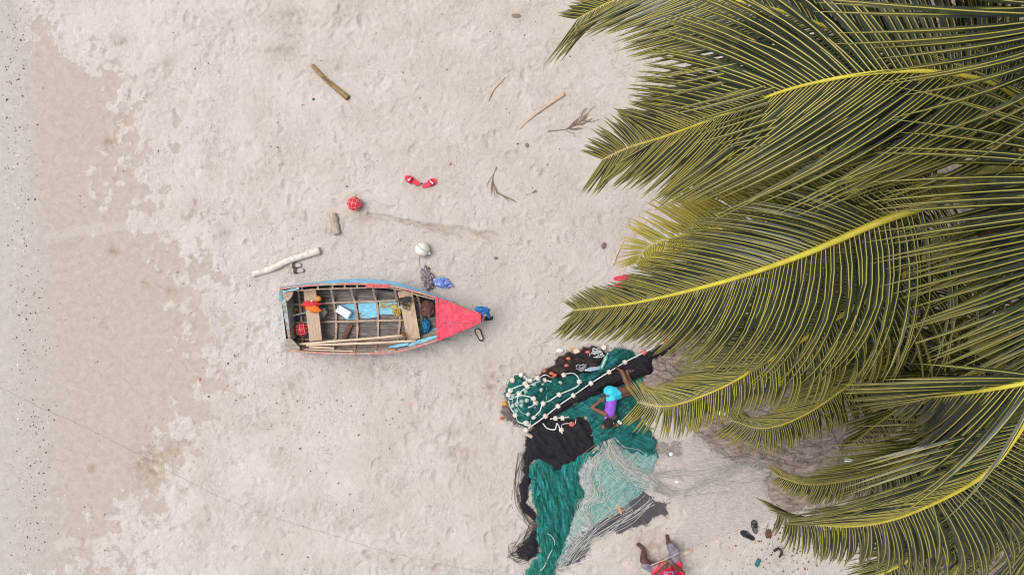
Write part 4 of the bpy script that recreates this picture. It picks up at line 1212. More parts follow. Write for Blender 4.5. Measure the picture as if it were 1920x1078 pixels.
M_CG1 = mat('green_cord_light', [(.3, (.02, .26, .21)), (.7, (.10, .42, .35))], 15, rough=.7)
M_CG2 = mat('green_cord_dark', [(.3, (.003, .05, .045)), (.7, (.008, .11, .09))], 15, rough=.7)
M_CK = mat('black_cord_net', [(.3, (.02, .016, .02)), (.7, (.045, .038, .045))], 15, rough=.7)
M_CB = mat('brown_cord_net', [(.3, (.08, .065, .055)), (.7, (.28, .24, .21))], 15, rough=.8)
M_CM = mat('mint_cord', [(.3, (.30, .46, .43)), (.7, (.55, .62, .59))], 15, rough=.7)
M_CP = mat('pale_cord_net', [(.3, (.42, .40, .38)), (.7, (.60, .57, .54))], 15, rough=.7)
sheet('brown_net', [(1188, 690), (1240, 652), (1300, 622), (1380, 630), (1470, 700), (1550, 790), (1580, 850), (1530, 940), (1462, 972), (1440, 930), (1436, 900), (1448, 882), (1430, 876), (1380, 866), (1340, 845), (1302, 812), (1240, 760), (1215, 730)],
      M_NBROWN, .05, .16, 18, .33, .17, 21, 'wide grey brown net heaped in folds under the palms', cords=[(M_CB, 120, .006)], seed=1, amp=1.2, step=5)
sheet('black_net', [(988, 812), (1000, 796), (1045, 778), (1094, 774), (1114, 800), (1124, 838), (1092, 862), (1066, 884), (1044, 892), (1030, 876), (1012, 860), (1000, 864), (992, 876), (996, 905), (990, 935), (994, 950), (1004, 960), (1004, 985), (996, 972), (982, 962), (974, 945), (973, 915), (978, 880), (980, 850), (984, 830)],
      M_NBLACK, .02, .07, 18, .9, .06, 15, 'flat black net with a long tail beside the green nets', cords=[(M_CK, 8, .003)], seed=2)
sheet('black_net', [(1004, 984), (1008, 1000), (1008, 1042), (990, 1052), (972, 1046), (968, 1034), (980, 1022), (992, 1004)],
      M_NBLACK, .02, .06, 12, .9, .03, 12, 'small black net heap at the lower end of the green net', seed=3)
sheet('teal_net', [(1022, 788), (1070, 756), (1125, 732), (1186, 704), (1214, 690), (1222, 704), (1204, 724), (1200, 780), (1232, 832), (1236, 858), (1180, 852), (1140, 838), (1112, 842), (1108, 808), (1098, 780), (1062, 790)],
      M_NTEAL, .03, .19, 26, -.55, .07, 14, 'teal net that the child lies on', cords=[(M_CG1, 110, .0032), (M_CG2, 110, .004)], seed=4)
sheet('green_net', [(992, 884), (998, 868), (1020, 864), (1044, 880), (1066, 866), (1090, 850), (1132, 838), (1138, 846), (1112, 862), (1090, 882), (1086, 902), (1098, 925), (1092, 946), (1078, 958), (1072, 990), (1056, 1030), (1040, 1070), (1030, 1092), (984, 1092), (984, 1068), (1008, 1046), (1006, 1000), (1003, 950), (996, 918)],
      M_NGREEN, .04, .10, 16, 1.4, .10, 12, 'bright green net trailing down to the bottom edge', cords=[(M_CG1, 170, .0032), (M_CG2, 170, .004)], seed=5)
sheet('grey_net', [(1190, 912), (1206, 918), (1224, 936), (1252, 938), (1254, 962), (1232, 968), (1214, 982), (1180, 992), (1132, 1002), (1106, 1014), (1098, 1044), (1046, 1070), (1040, 1066), (1075, 1008), (1128, 974), (1178, 946)],
      M_NGREY, .012, .03, 20, -.6, .022, 12, 'thin dark grey net spread on the sand with pale creases', cords=[(M_CP, 14, .004)], seed=6)
sheet('mint_net', [(1132, 838), (1152, 826), (1190, 836), (1230, 844), (1234, 856), (1222, 886), (1216, 902), (1206, 924), (1180, 944), (1130, 976), (1076, 1010), (1052, 1064), (1040, 1070), (1058, 1010), (1078, 958), (1092, 946), (1098, 925), (1086, 902), (1090, 882), (1112, 862)],
      M_NMINT, .030, .055, 14, -.75, .06, 10, 'sheer mint net bunched beside the bright green net', cords=[(M_CM, 120, .0026)], seed=7)
sheet('pale_net', [(1232, 850), (1300, 815), (1340, 846), (1400, 868), (1440, 884), (1434, 920), (1452, 968), (1390, 994), (1320, 1018), (1270, 1036), (1262, 1010), (1290, 960), (1260, 940), (1225, 915)],
      M_NPALE, .012, .008, 20, -.15, .012, 9, 'almost transparent pale net spread over the sand beside the palms', fringe=0, seed=8, amp=.6, step=5)
sheet('black_net', [(986, 803), (1024, 780), (1107, 718), (1190, 671), (1270, 630), (1296, 620), (1300, 630), (1280, 648), (1226, 676), (1228, 700), (1190, 712), (1130, 735), (1080, 757), (1030, 786), (1000, 800)],
      M_NBLACK, .10, .22, 14, -.58, .05, 10, 'long rolled black net under the straight white float line', cords=[(M_CK, 20, .004)], seed=9, amp=1.2)
sheet('teal_net', [(948, 745), (950, 724), (958, 708), (975, 702), (1000, 710), (1030, 711), (1060, 701), (1098, 696), (1128, 690), (1140, 664), (1158, 652), (1184, 656), (1194, 668), (1140, 699), (1107, 720), (1077, 742), (1046, 763), (1023, 782), (990, 804), (975, 797), (962, 778)],
      M_NTEAL, .04, .30, 20, -.55, .10, 13, 'dark teal net heap covered with loops of white float line', cords=[(M_CG1, 150, .0032), (M_CG2, 150, .004), (M_CM, 30, .0035)], seed=10)
sheet('black_net', [(1010, 705), (1016, 694), (1040, 684), (1048, 666), (1062, 660), (1080, 664), (1092, 650), (1110, 646), (1128, 655), (1134, 672), (1124, 694), (1100, 700), (1062, 706), (1034, 712)],
      net_mat('black_heap', [(.3, (.008, .007, .008)), (.55, (.03, .022, .022)), (.75, (.12, .06, .05))], 14, .2, stretch=(1, 1, 1)), .05, .26, 10, -.3, .06, 9, 'black net heap with orange floats beside the plastic bottles', seed=11)
sheet('torn_mesh', [(1226, 830), (1278, 828), (1279, 854), (1250, 858), (1230, 850)], net_mat('charred_mesh', [(.35, (.05, .045, .04)), (.6, (.34, .30, .27))], 9, .1, alpha=(.0, 1.), ascale=9), .01, .02, 12, .1, .02, 9, 'small torn scrap of blackened mesh at the pale net corner', seed=12)

M_LACE = net_mat('white_lace_netting', [(.3, (.42, .43, .41)), (.7, (.66, .65, .62))], 9, .6, alpha=(0.0, .80), ascale=16, stretch=(1, 2, 1))
sheet('lace_net', [(1132, 840), (1142, 850), (1124, 872), (1112, 896), (1116, 925), (1102, 946), (1088, 940), (1096, 925), (1084, 905), (1086, 880), (1104, 862)], M_LACE, .07, .06, 8, -1.0, .05, 8, 'white lacy net bunched down the left of the mint net', seed=14)
sheet('lace_net', [(1088, 944), (1104, 948), (1114, 965), (1112, 990), (1092, 1010), (1070, 1040), (1048, 1068), (1058, 1015), (1076, 972)], M_LACE, .05, .03, 12, -1.0, .04, 9, 'white lacy net fanning to the lower tip of the mint net', seed=15)
sheet('lace_net', [(1136, 834), (1152, 826), (1168, 850), (1196, 880), (1232, 905), (1232, 920), (1204, 914), (1176, 896), (1150, 872)], M_LACE, .07, .07, 9, .8, .05, 8, 'white lacy net gathered diagonally over the upper mint net', seed=16)
# strands: bunched cords of the nets
def strands(name, guide, n, spread, r, m, label, seed, lift=.02, wob=3.0, taper=True):
    rd_ = random.Random(seed)
    mb = MB()
    for k in range(n):
        off = rd_.gauss(0, 1)
        ph = rd_.uniform(0, 6)
        pts = []
        for i, (x, y) in enumerate(guide):
            t = i / (len(guide) - 1)
            a, b = guide[min(i + 1, len(guide) - 1)], guide[max(i - 1, 0)]
            tx, ty = a[0] - b[0], a[1] - b[1]
            L_ = math.hypot(tx, ty) or 1
            sp = spread[i] if hasattr(spread, '__len__') else spread
            o = off * sp + math.sin(ph + t * rd_.uniform(4, 9)) * wob + rd_.gauss(0, sp * .45)
            xx, yy = x - ty / L_ * o, y + tx / L_ * o
            pts.append(P(xx, yy, net_z(xx, yy) + lift * rd_.uniform(.4, 1.2)))
        ps, _ = spline(pts, 10 * (len(guide) - 1))
        mb.tube(ps, r * rd_.uniform(.6, 1.3), 4)
    o = mb.build(name, m, smooth=True)
    return tag(o, label, 'net cords', kind='stuff')
M_STR = mat('pale_cord', [(.3, (.40, .40, .37)), (.7, (.66, .64, .60))], 15, rough=.8)
M_STRG = mat('grey_cord', [(.3, (.33, .33, .31)), (.7, (.46, .45, .42))], 15, rough=.8)
strands('net_cords', [(1140, 824), (1150, 850), (1172, 876), (1200, 896), (1232, 914)], 44, [6, 10, 13, 11, 6], .0028, M_STR, 'pale bunched cords over the upper mint net', 1)
strands('net_cords', [(1132, 842), (1112, 865), (1108, 895), (1120, 930), (1096, 948), (1112, 985)], 24, [8, 9, 10, 8, 7, 4], .0027, M_STR, 'pale gathered cords down the left of the mint net', 2)
strands('net_cords', [(1180, 945), (1130, 978), (1080, 1020), (1050, 1066)], 16, [9, 10, 8, 5], .0028, M_STR, 'pale cords along the fold between mint and grey nets', 3)
strands('net_cords', [(1225, 940), (1180, 972), (1130, 998), (1090, 1030)], 9, [9, 12, 12, 8], .0036, M_STR, 'few pale creases across the grey net', 4, wob=5)
strands('net_cords', [(1226, 910), (1260, 922), (1290, 922), (1322, 908), (1360, 894), (1400, 882), (1440, 874)], 16, [4, 4, 4, 7, 10, 12, 10], .0032, M_STRG, 'thin grey cords trailing right over the pale net', 5, lift=.012)
strands('net_cords', [(1222, 890), (1270, 886), (1330, 878), (1390, 866), (1430, 872)], 9, [4, 6, 8, 8, 6], .0030, M_STRG, 'faint grey cords at the top of the pale net', 6, lift=.012)
strands('net_cords', [(1000, 985), (985, 1005), (975, 1020), (962, 1030), (955, 1042), (972, 1050), (990, 1046)], 12, 6, .0032, M_WIRE, 'black loose loops below the black net tail', 7, wob=6)
strands('net_cords', [(980, 850), (972, 900), (974, 945), (994, 975), (1004, 988)], 12, 4, .0032, M_WIRE, 'black cords along the left side of the black net', 8, wob=4)

# float lines
M_FLOATW = mat('white_float', [(.3, (.58, .48, .41)), (.7, (.80, .73, .67))], 12, rough=.7)
M_FLOATO = mat('orange_float_foam', [(.3, (.52, .09, .05)), (.7, (.72, .18, .12))], 12, rough=.7)
M_ROPEW = mat('white_rope', [(.3, (.50, .50, .49)), (.7, (.74, .74, .73))], 30, rough=.8)
def float_on(c, axis, m, parent, r=.042, th=.062):
    q = Vector(axis).normalized().to_track_quat('Z', 'Y').to_matrix().to_4x4()
    h = th / 2
    MB().lathe([(r * .35, -h), (r * .8, -h), (r, -h * .7), (r, h * .7), (r * .8, h), (r * .35, h)], Matrix.Translation(c) @ q, 14).build('float', m, parent, smooth=False)
def Z2(X, Y): return (920 + X / 4.9, 620 + Y / 4.9)
def float_line(pts, floats, label, r=.011, lift=.03, orange=(), mrope=None, n=80, zfix=None):
    ctl = []
    for (X, Y) in pts:
        x, y = Z2(X, Y)
        ctl.append(P(x, y, (zfix if zfix is not None else net_z(x, y)) + lift))
    ps, _ = spline(ctl, n)
    o = root('float_line', ctl[0], label, 'float line', 'float lines on the nets')
    MB().tube(ps, r, 6).build('rope', mrope or M_ROPEW, o, smooth=True)
    for k, (X, Y) in enumerate(floats):
        x, y = Z2(X, Y)
        best = min(range(n), key=lambda i: (ps[i].x - P(x, y, ps[i].z).x) ** 2 + (ps[i].y - P(x, y, ps[i].z).y) ** 2)
        t = ps[min(best + 1, n - 1)] - ps[max(best - 1, 0)]
        float_on(ps[best], t, M_FLOATO if k in orange else M_FLOATW, o)
    return o
float_line([(1960, -70), (1830, 15), (1605, 100), (1418, 195), (1240, 285), (1085, 380), (920, 483), (768, 588), (618, 693), (505, 782), (325, 912)],
           [(1605, 100), (1418, 195), (1240, 285), (1085, 380), (920, 483), (768, 588), (618, 693), (505, 782), (325, 912), (1790, 35)], 'long straight white float line running along the black roll', orange=(0, 1, 9), lift=.05)
float_line([(660, 430), (672, 405), (740, 388), (790, 410), (815, 462), (790, 515), (634, 583), (545, 640), (480, 670), (450, 740), (395, 790), (348, 860)],
           [(672, 405), (815, 462), (634, 583), (480, 670), (395, 790), (348, 862)], 'white float line in a wide S loop over the teal heap')
float_line([(560, 468), (497, 455), (420, 475), (340, 513), (270, 570), (245, 650), (290, 700)], [(497, 455), (340, 513), (250, 575)], 'white float line arching over the middle of the teal heap')
float_line([(345, 705), (385, 690), (415, 657), (392, 620), (330, 600), (260, 595), (180, 628), (165, 590), (185, 545), (250, 510), (312, 490), (330, 440), (280, 405), (220, 400), (200, 455)],
           [(415, 657), (392, 620), (150, 590), (185, 545), (312, 490), (280, 405), (200, 455)], 'white float line coiled at the left end of the teal heap')
float_line([(165, 640), (180, 700), (228, 775), (250, 830), (300, 850), (348, 838)], [(228, 775), (318, 830)], 'white float line hanging over the left edge of the teal heap')
float_line([(300, 430), (350, 460), (440, 435), (500, 405), (560, 430)], [(345, 440), (365, 462), (435, 435)], 'thin float line along the top of the teal heap', r=.008)
M_FLOATT = mat('float_under_mesh', [(.3, (.22, .34, .31)), (.7, (.50, .55, .50))], 12, rough=.7)
fu = float_line([(240, 735), (205, 690), (205, 600), (255, 570), (320, 555), (285, 650), (240, 672), (300, 760), (460, 760), (520, 560), (470, 490)], [], 'slack float line seen through the mesh of the teal heap', r=.006, lift=.012, mrope=M_FLOATT)
for X, Y in [(240, 735), (205, 690), (205, 600), (255, 570), (320, 555), (285, 650), (240, 672), (282, 682), (475, 490), (430, 440), (345, 765), (465, 545), (640, 480), (400, 500), (330, 640)]:
    x, y = Z2(X, Y)
    float_on(P(x, y, net_z(x, y) + .006), (random.uniform(-1, 1), random.uniform(-1, 1), .5), M_FLOATT, fu, r=.036, th=.05)
float_line([(410, 640), (408, 700), (410, 780)], [(410, 655)], 'short white line standing out on the teal heap', r=.008)
float_line([(545, 810), (620, 800), (660, 800), (720, 790)], [(660, 800), (600, 835)], 'short float line at the top of the flat black net', lift=.025)
float_line([(480, 850), (520, 895), (590, 905), (610, 850), (640, 905), (660, 945), (650, 910)], [(650, 912)], 'white rope loop lying on the flat black net', lift=.02)
float_line([(650, 900), (660, 860), (720, 850), (770, 860), (785, 810)], [(745, 860)], 'beaded cord with an orange float on the black net', r=.007, orange=(0,), lift=.02, mrope=M_STR)
for k, (X, Y, l) in enumerate([(130, 668, 'orange float at the far left of the nets'), (100, 805, 'red float at the lower left of the nets'), (345, 955, 'long beige float below the end of the straight float line')]):
    x, y = Z2(X, Y)
    o = root('net_float', P(x, y, .01), l, 'float')
    if k == 2: MB().tube([P(*Z2(320, 940), .06), P(*Z2(380, 975), .06)], .032, 10).build('foam', mat('beige_foam', [(.3, (.40, .30, .22)), (.7, (.55, .43, .33))], 9), o)
    else: MB().ball(P(x, y, .06), .048 if k == 0 else .034, 2, (1, .9, .9), nz=.25).build('foam', M_ORANGE if k == 0 else M_FLOATO, o)
    MB().tube(spline([P(x, y, .05), P(x + 6, y + 5, .03), P(x + 14, y + 7, .02)], 8)[0], .005, 5).build('cord', M_STR, o)
dn_ = net_mat('dark_mesh', [(.3, (.07, .06, .06)), (.6, (.16, .10, .10)), (.8, (.34, .10, .10))], 25, .4, stretch=(1, 1, 1), alpha=(.3, 1.0))
sheet('mesh_bag', [(938, 775), (942, 758), (958, 762), (968, 780), (986, 800), (970, 798), (950, 790)], dn_, .01, .08, 8, .4, .03, 7, 'dark mesh bag with reddish bits at the left tip of the nets', seed=13)
# orange floats and clutter on the black heap
FL = ['leftmost orange float at the lower tip of the black heap', 'orange float in the cluster of three, its left one', 'orange float in the cluster of three, its right one', 'orange float in the cluster of three, its lowest one',
      'orange float in the middle of the black heap', 'orange float above the middle of the black heap', 'amber float at the top left of the black heap', 'orange float left of the white cord tangle']
for k, (x, y) in enumerate([(1021, 696), (1034, 700), (1040, 703), (1037, 706), (1062, 685), (1066, 672), (1073, 655), (1102, 660)]):
    o = MB().ball(P(x, y, net_z(x, y) + .02), .034, 2, (1.2, .8, .8), nz=.35, seed=k).build('net_float', M_FLOATO if k != 6 else M_ORANGE, smooth=True)
    tag(o, FL[k], 'float', 'orange floats on the black heap')
tag(tangle(P(1088, 688, net_z(1088, 688)), .10, .06, .05, 5, .006, 31).build('cord_tangle', mat('lilac_cord', [(.3, (.25, .25, .30)), (.7, (.50, .50, .56))], 12), smooth=True), 'lilac grey cord tangle on the black net heap', 'cord')
tag(tangle(P(1120, 662, net_z(1120, 662)), .11, .05, .05, 5, .006, 33).build('cord_tangle', M_ROPEW, smooth=True), 'white cord tangle at the top of the black net heap', 'cord')
tag(rounded_slab([P(x, y, net_z(x, y) + .05) for x, y in [(1078, 664), (1074, 656), (1084, 652), (1088, 660)]], .05, .01, 'foam_block', mat('cream_foam', [(.3, (.55, .42, .3)), (.7, (.68, .55, .42))], 8)), 'cream foam block on the black net heap', 'foam block')
o = root('net_float', P(1132, 651, .02), 'round white float with a hole by the black heap', 'float')
zz = net_z(1132, 651) + .03
MB().lathe([(.012, -.03), (.036, -.03), (.042, -.02), (.042, .02), (.036, .03), (.012, .03)], Matrix.Translation(P(1132, 651, zz)), 16).build('foam', M_FLOATW, o)
M_CLEAR_B = mat('blue_bottle_plastic', [(.3, (.16, .24, .40)), (.7, (.42, .52, .66))], 7, rough=.15, spec=.7)
M_CLEAR_G = mat('green_bottle_plastic', [(.3, (.05, .22, .18)), (.7, (.25, .52, .45))], 7, rough=.15, spec=.7)
def bottle(a, b, r, m, cap, label):
    A, Bq = P(*a, net_z(*a) + r + .03), P(*b, net_z(*b) + r + .03)
    L_ = (Bq - A).length
    M = Matrix.Translation(A) @ (Bq - A).to_track_quat('Z', 'Y').to_matrix().to_4x4()
    o = root('plastic_bottle', A, label, 'bottle', 'bottles on the nets')
    MB().lathe([(r * .8, 0), (r, .01), (r, L_ * .2), (r * .93, L_ * .24), (r, L_ * .28), (r, L_ * .45), (r * .93, L_ * .5), (r, L_ * .55), (r, L_ * .7), (r * .5, L_ * .9), (r * .35, L_ * .95)], M, 16).build('body', m, o, smooth=True)
    MB().lathe([(r * .4, L_ * .94), (r * .4, L_), (r * .3, L_ * 1.01)], M, 12).build('cap', cap, o)
bottle((1126, 689), (1097, 694), .038, M_CLEAR_B, M_WHITE, 'clear blue plastic bottle on the teal net')
bottle((1127, 692), (1140, 662), .036, M_CLEAR_G, M_CYAN, 'clear green plastic bottle standing against the blue one')
o = root('rope_end', P(1050, 657, .02), 'white oval float with rope tail on the sand above the nets', 'float')
MB().ball(P(1050, 657, .04), 1, 3, (.065, .038, .035)).build('foam', M_WHITE, o, smooth=True)
MB().tube(spline([P(1046, 659, .03), P(1040, 661, .02), P(1041, 665, .02)], 12)[0], .008, 6).build('tail', M_ROPEW, o, smooth=True)
tag(MB().tube(spline([P(x, y, .015) for x, y in [(1036, 633), (1022, 640), (1008, 646), (1014, 652), (1012, 664), (1002, 670), (992, 664), (990, 656), (998, 650), (1012, 646), (1028, 649)]], 60)[0], .007, 6).build('loose_rope', mat('sandy_rope', [(.3, (.42, .38, .35)), (.7, (.6, .56, .53))], 20), smooth=True), 'pale rope lying in a loop on the sand above the nets', 'rope')
# lead line along the pale net, over the sitting person's lap
lp = [(1196, 1068, .03), (1210, 1064, .16), (1228, 1056, .30), (1250, 1047, .34), (1272, 1036, .30), (1284, 1032, .06), (1320, 1018, .02), (1356, 1006, .02), (1390, 993, .02), (1430, 978, .02), (1470, 964, .02), (1520, 952, .02)]
ll = root('lead_line', P(1390, 993, 0), 'thin red and white lead line over the sitting person lap and sand', 'net line')
ps, _ = spline([P(*q) for q in lp], 120)
MB().tube(ps, .006, 5).build('rope', M_STR, ll, smooth=True)
for k in range(34, 118, 3): MB().tube([ps[k], ps[k] + (ps[k + 1] - ps[k]) * .5], .011, 6).build('lead', M_CORDR, ll)
mb = MB(); vs, fs = [], []
for k in range(0, 60):
    t = k / 59; w_ = .16 * math.sin(math.pi * min(1, t * 1.15)) ** .8 + .004
    vs += [ps[k], ps[k] + Vector((.02, -w_, .012 * math.sin(k * .9)))]
fs = [(2 * k, 2 * k + 2, 2 * k + 3, 2 * k + 1) for k in range(59)]
mb.add(vs, fs).build('net_edge', net_mat('lap_netting', [(.3, (.5, .42, .40)), (.7, (.70, .62, .60))], 8, .3, alpha=(.15, .75), ascale=25), ll, smooth=True)
tag(MB().tube(spline([P(x, y, net_z(x, y) + .015) for x, y in [(1048, 1066), (1075, 1058), (1105, 1047), (1134, 1036)]], 20)[0], .007, 5).build('white_cord', M_ROPEW, smooth=True), 'short white cord from the grey net tip towards the sitting person', 'cord')
tag(MB().tube(spline([P(x, y, net_z(x, y) + .02) for x, y in [(1026, 1000), (1034, 1004), (1040, 1018), (1030, 1040), (1020, 1062), (1012, 1070)]], 40)[0], .007, 5).build('white_cord', M_STR, smooth=True), 'pale cord curling over the lower green net', 'cord')
MB_ = MB().ball(P(1222, 848, .05), .042, 2, (1, 1, .6), nz=.1); tag(MB_.build('shell', M_SHELL if 'M_SHELL' in globals() else M_WHITE, smooth=True), 'round white shell at the right edge of the mint net', 'shell')
tag(MB().ball(P(1258, 851, .04), .034, 2, (1, 1, .6), nz=.1, seed=2).build('shell', M_WHITE, smooth=True), 'round white shell on the torn mesh scrap', 'shell')
tag(MB().ball(P(1269, 903, .03), .03, 2, (1.4, .8, .5), nz=.3, seed=4).build('shell', M_WHITE, smooth=True), 'small white shell lying on the pale net', 'shell')
tag(MB().ball(P(1162, 955, .07), 1, 3, (.028, .075, .012), nz=.3, M=Matrix.Rotation(.35, 3, 'Z')).build('dry_leaf', mat('orange_leaf', [(.3, (.40, .17, .08)), (.7, (.62, .33, .18))], 12)), 'orange dry leaf on the grey net', 'leaf')

# long mooring rope across the beach
rp_ = [(-60, 695), (0, 726), (80, 766), (150, 796), (260, 852), (320, 884), (400, 925), (500, 965), (600, 995), (700, 1026), (800, 1050), (900, 1072), (1000, 1096), (1060, 1112)]
pts = []
for x, y in rp_:
    q = P(x, y); pts.append(q)
ps, _ = spline(pts, 260)
ps = [Vector((p.x + .004 * math.sin(i * 1.1), p.y + .006 * math.sin(i * .73), ground_z(p.x, p.y) + .004)) for i, p in enumerate(ps)]
tag(MB().tube(ps, .0046, 5).build('mooring_rope', mat('old_rope', [(.3, (.36, .32, .28)), (.7, (.52, .47, .42))], 18), smooth=True), 'long thin rope stretched across the sand from the left edge', 'rope')

# ------------------------------------------------------------------ people
def capsule(mb, a, ra, b, rb, n=12):
    a, b = Vector(a), Vector(b)
    t = (b - a)
    L_ = t.length
    t = t.normalized() if L_ > 1e-6 else Vector((0, 0, 1))
    ps, rr = [], []
    for k in range(1, 5):
        q = math.pi / 2 * k / 4
        ps.append(a - t * ra * math.cos(q)); rr.append(max(ra * math.sin(q), 1e-3))
    for k in range(3, -1, -1):
        q = math.pi / 2 * k / 4
        ps.append(b + t * rb * math.cos(q)); rr.append(max(rb * math.sin(q), 1e-3))
    # rings directly (tube() would tilt them)
    N = t.cross(Vector((0, 0, 1)))
    if N.length < 1e-3: N = t.cross(Vector((0, 1, 0)))
    N.normalize(); Bn = t.cross(N)
    vs = [p + (N * math.cos(2 * math.pi * k / n) + Bn * math.sin(2 * math.pi * k / n)) * r for p, r in zip(ps, rr) for k in range(n)]
    m = len(ps)
    fs = [(i * n + k, i * n + (k + 1) % n, (i + 1) * n + (k + 1) % n, (i + 1) * n + k) for i in range(m - 1) for k in range(n)]
    fs += [tuple(range(n - 1, -1, -1)), tuple((m - 1) * n + k for k in range(n))]
    mb.add(vs, fs)
def fuse(mb, name, m, parent, voxel=.006, smooth=4):
    me = mb.mesh(name + '_src')
    o = bpy.data.objects.new(name + '_src', me); COL.objects.link(o)
    md = o.modifiers.new('r', 'REMESH'); md.mode = 'VOXEL'; md.voxel_size = voxel
    sm = o.modifiers.new('s', 'SMOOTH'); sm.factor = .5; sm.iterations = smooth
    dg = bpy.context.evaluated_depsgraph_get()
    me2 = bpy.data.meshes.new_from_object(o.evaluated_get(dg))
    bpy.data.objects.remove(o); bpy.data.meshes.remove(me)
    me2.polygons.foreach_set('use_smooth', [True] * len(me2.polygons))
    me2.materials.clear()
    return link(name, me2, m, parent)
def hand(mb, wrist, d, up, size=.14, curl=.5, side=1):
    d, up = Vector(d).normalized(), Vector(up)
    s = d.cross(up).normalized() * side; up = s.cross(d).normalized() * side
    up = up if up.dot(Vector((0, 0, 1))) > 0 else -up
    k = size / .17
    for j, (o, l) in enumerate(((-.030, .060), (-.010, .072), (.010, .068), (.030, .054))):
        a = wrist + s * o * k * .4
        b = wrist + d * .085 * k + s * o * k
        capsule(mb, a, .015 * k, b, .012 * k, 8)
        c = b + (d * math.cos(curl * .6) - up * math.sin(curl * .6)) * l * .55 * k
        e = c + (d * math.cos(curl * 1.6) - up * math.sin(curl * 1.6)) * l * .5 * k
        capsule(mb, b, .0105 * k, c, .009 * k, 8); capsule(mb, c, .009 * k, e, .0075 * k, 8)
    b = wrist + d * .035 * k - s * .038 * k
    c = b + (d * .8 - s * .55 - up * .25).normalized() * .038 * k
    capsule(mb, wrist + d * .01 * k, .015 * k, b, .013 * k, 8); capsule(mb, b, .012 * k, c, .009 * k, 8)
def foot(mb, ankle, d, up, size=.20):
    d, up = Vector(d).normalized(), Vector(up).normalized()
    s = d.cross(up).normalized()
    k = size / .23
    heel = ankle - d * .035 * k - up * .045 * k
    ball_ = ankle + d * .115 * k - up * .055 * k
    capsule(mb, heel, .030 * k, ankle, .034 * k); capsule(mb, heel, .028 * k, ball_ + s * .018 * k, .022 * k)
    capsule(mb, ankle, .030 * k, ball_ - s * .016 * k, .021 * k)
    for j in range(5):
        o = (-.034 + .017 * j) * k
        b = ball_ + s * o + d * .004 * k
        capsule(mb, b, .013 * k, b + d * (.046 - .006 * j) * k - up * .006 * k, (.011 - .0009 * j) * k, 8)
M_SKIN = mat('skin_brown', [(.3, (.110, .045, .026)), (.7, (.175, .078, .045))], 9, rough=.5, spec=.4, subsurf=.08)
M_SKIN2 = mat('skin_dark_brown', [(.3, (.070, .032, .024)), (.7, (.125, .064, .050))], 9, rough=.55, spec=.4, subsurf=.08)
M_HAIR = mat('black_hair', [(.3, (.008, .007, .008)), (.7, (.025, .022, .024))], 60, rough=.7, bump=.006, bscale=120)

def C2(X, Y, z): return P(920 + X / 4.9, 620 + Y / 4.9, z)
child = root('person', C2(1100, 680, .18), 'person in purple tank top and turquoise shorts lying on the teal net with a phone', 'person')
zb = .05
def J(X, Y, z): return C2(X, Y, z + zb)
bd = MB()
pel, wai, che, nek = J(1112, 580, .31), J(1108, 650, .31), J(1095, 735, .32), J(1092, 790, .33)
headc = J(1088, 842, .335)
capsule(bd, J(1085, 568, .335), .082, J(1140, 582, .285), .082)
capsule(bd, pel, .092, wai, .078); capsule(bd, wai, .078, che, .086)
capsule(bd, J(1052, 765, .36), .052, J(1135, 785, .29), .052); capsule(bd, che, .085, J(1094, 770, .325), .060)
capsule(bd, nek, .038, headc, .042)
bd.ball(headc, .088, 3, (.88, 1.0, .95))
bd.ball(headc + Vector((.055, -.02, -.015)), .035, 2)                 # jaw towards the phone
bd.ball(headc + Vector((.087, -.022, .004)), .012, 2, (1.4, .8, .8))  # nose
bd.ball(headc + Vector((.074, -.03, -.028)), .014, 2, (.8, 1.2, .8))  # lips
bd.ball(headc + Vector((.0, .012, .084)), .018, 2, (1.2, .7, .5))     # ear
el, wl_ = J(928, 706, .27), J(1000, 648, .30)
capsule(bd, J(1050, 762, .355), .044, el, .033); capsule(bd, el, .034, wl_, .024)
hand(bd, wl_, (J(1032, 628, .31) - wl_), (0, 0, 1), .13, .35)
er, wr = J(1028, 886, .235), J(1140, 868, .24)
capsule(bd, J(1110, 800, .27), .042, er, .033); capsule(bd, er, .034, wr, .025)
hand(bd, wr, (J(1185, 848, .25) - wr), (-.3, .3, 1), .13, .7, -1)
kl, al_ = J(1288, 536, .28), J(1208, 372, .27)
capsule(bd, J(1120, 562, .34), .080, kl, .054); capsule(bd, kl, .053, J(1240, 455, .28), .050); capsule(bd, J(1240, 455, .28), .050, al_, .030)
foot(bd, al_, (-.55, .75, .15), (.55, .5, .75), .19)
kr, ar_ = J(1276, 566, .19), J(1250, 372, .19)
capsule(bd, J(1145, 592, .27), .078, kr, .053); capsule(bd, kr, .052, J(1272, 460, .19), .047); capsule(bd, J(1272, 460, .19), .047, ar_, .030)
foot(bd, ar_, (.85, .45, 0), (-.35, .6, .7), .19)
fuse(bd, 'body', M_SKIN, child, .0055, 3)
hb = MB()
hb.ball(headc + Vector((-.012, -.006, .006)), .096, 3, (.88, .98, .95), nz=.05, nf=6)
fuse(hb, 'hair', M_HAIR, child, .006, 1)
tb = MB()
capsule(tb, J(1110, 640, .312), .090, wai, .089); capsule(tb, wai, .090, che, .097); capsule(tb, che, .096, J(1098, 758, .325), .076)
capsule(tb, J(1068, 752, .365), .036, J(1062, 790, .37), .030, 8); capsule(tb, J(1120, 758, .31), .040, J(1128, 796, .30), .034, 8)
capsule(tb, J(1056, 770, .385), .024, J(1046, 850, .30), .016, 8)
fuse(tb, 'tank_top', mat('purple_cotton', [(.3, (.20, .055, .46)), (.7, (.33, .115, .66))], 14, rough=.85, bump=.014, bscale=16), child, .006, 4)
sb = MB()
capsule(sb, J(1088, 555, .34), .093, J(1130, 578, .30), .096); capsule(sb, pel, .100, J(1108, 628, .312), .092)
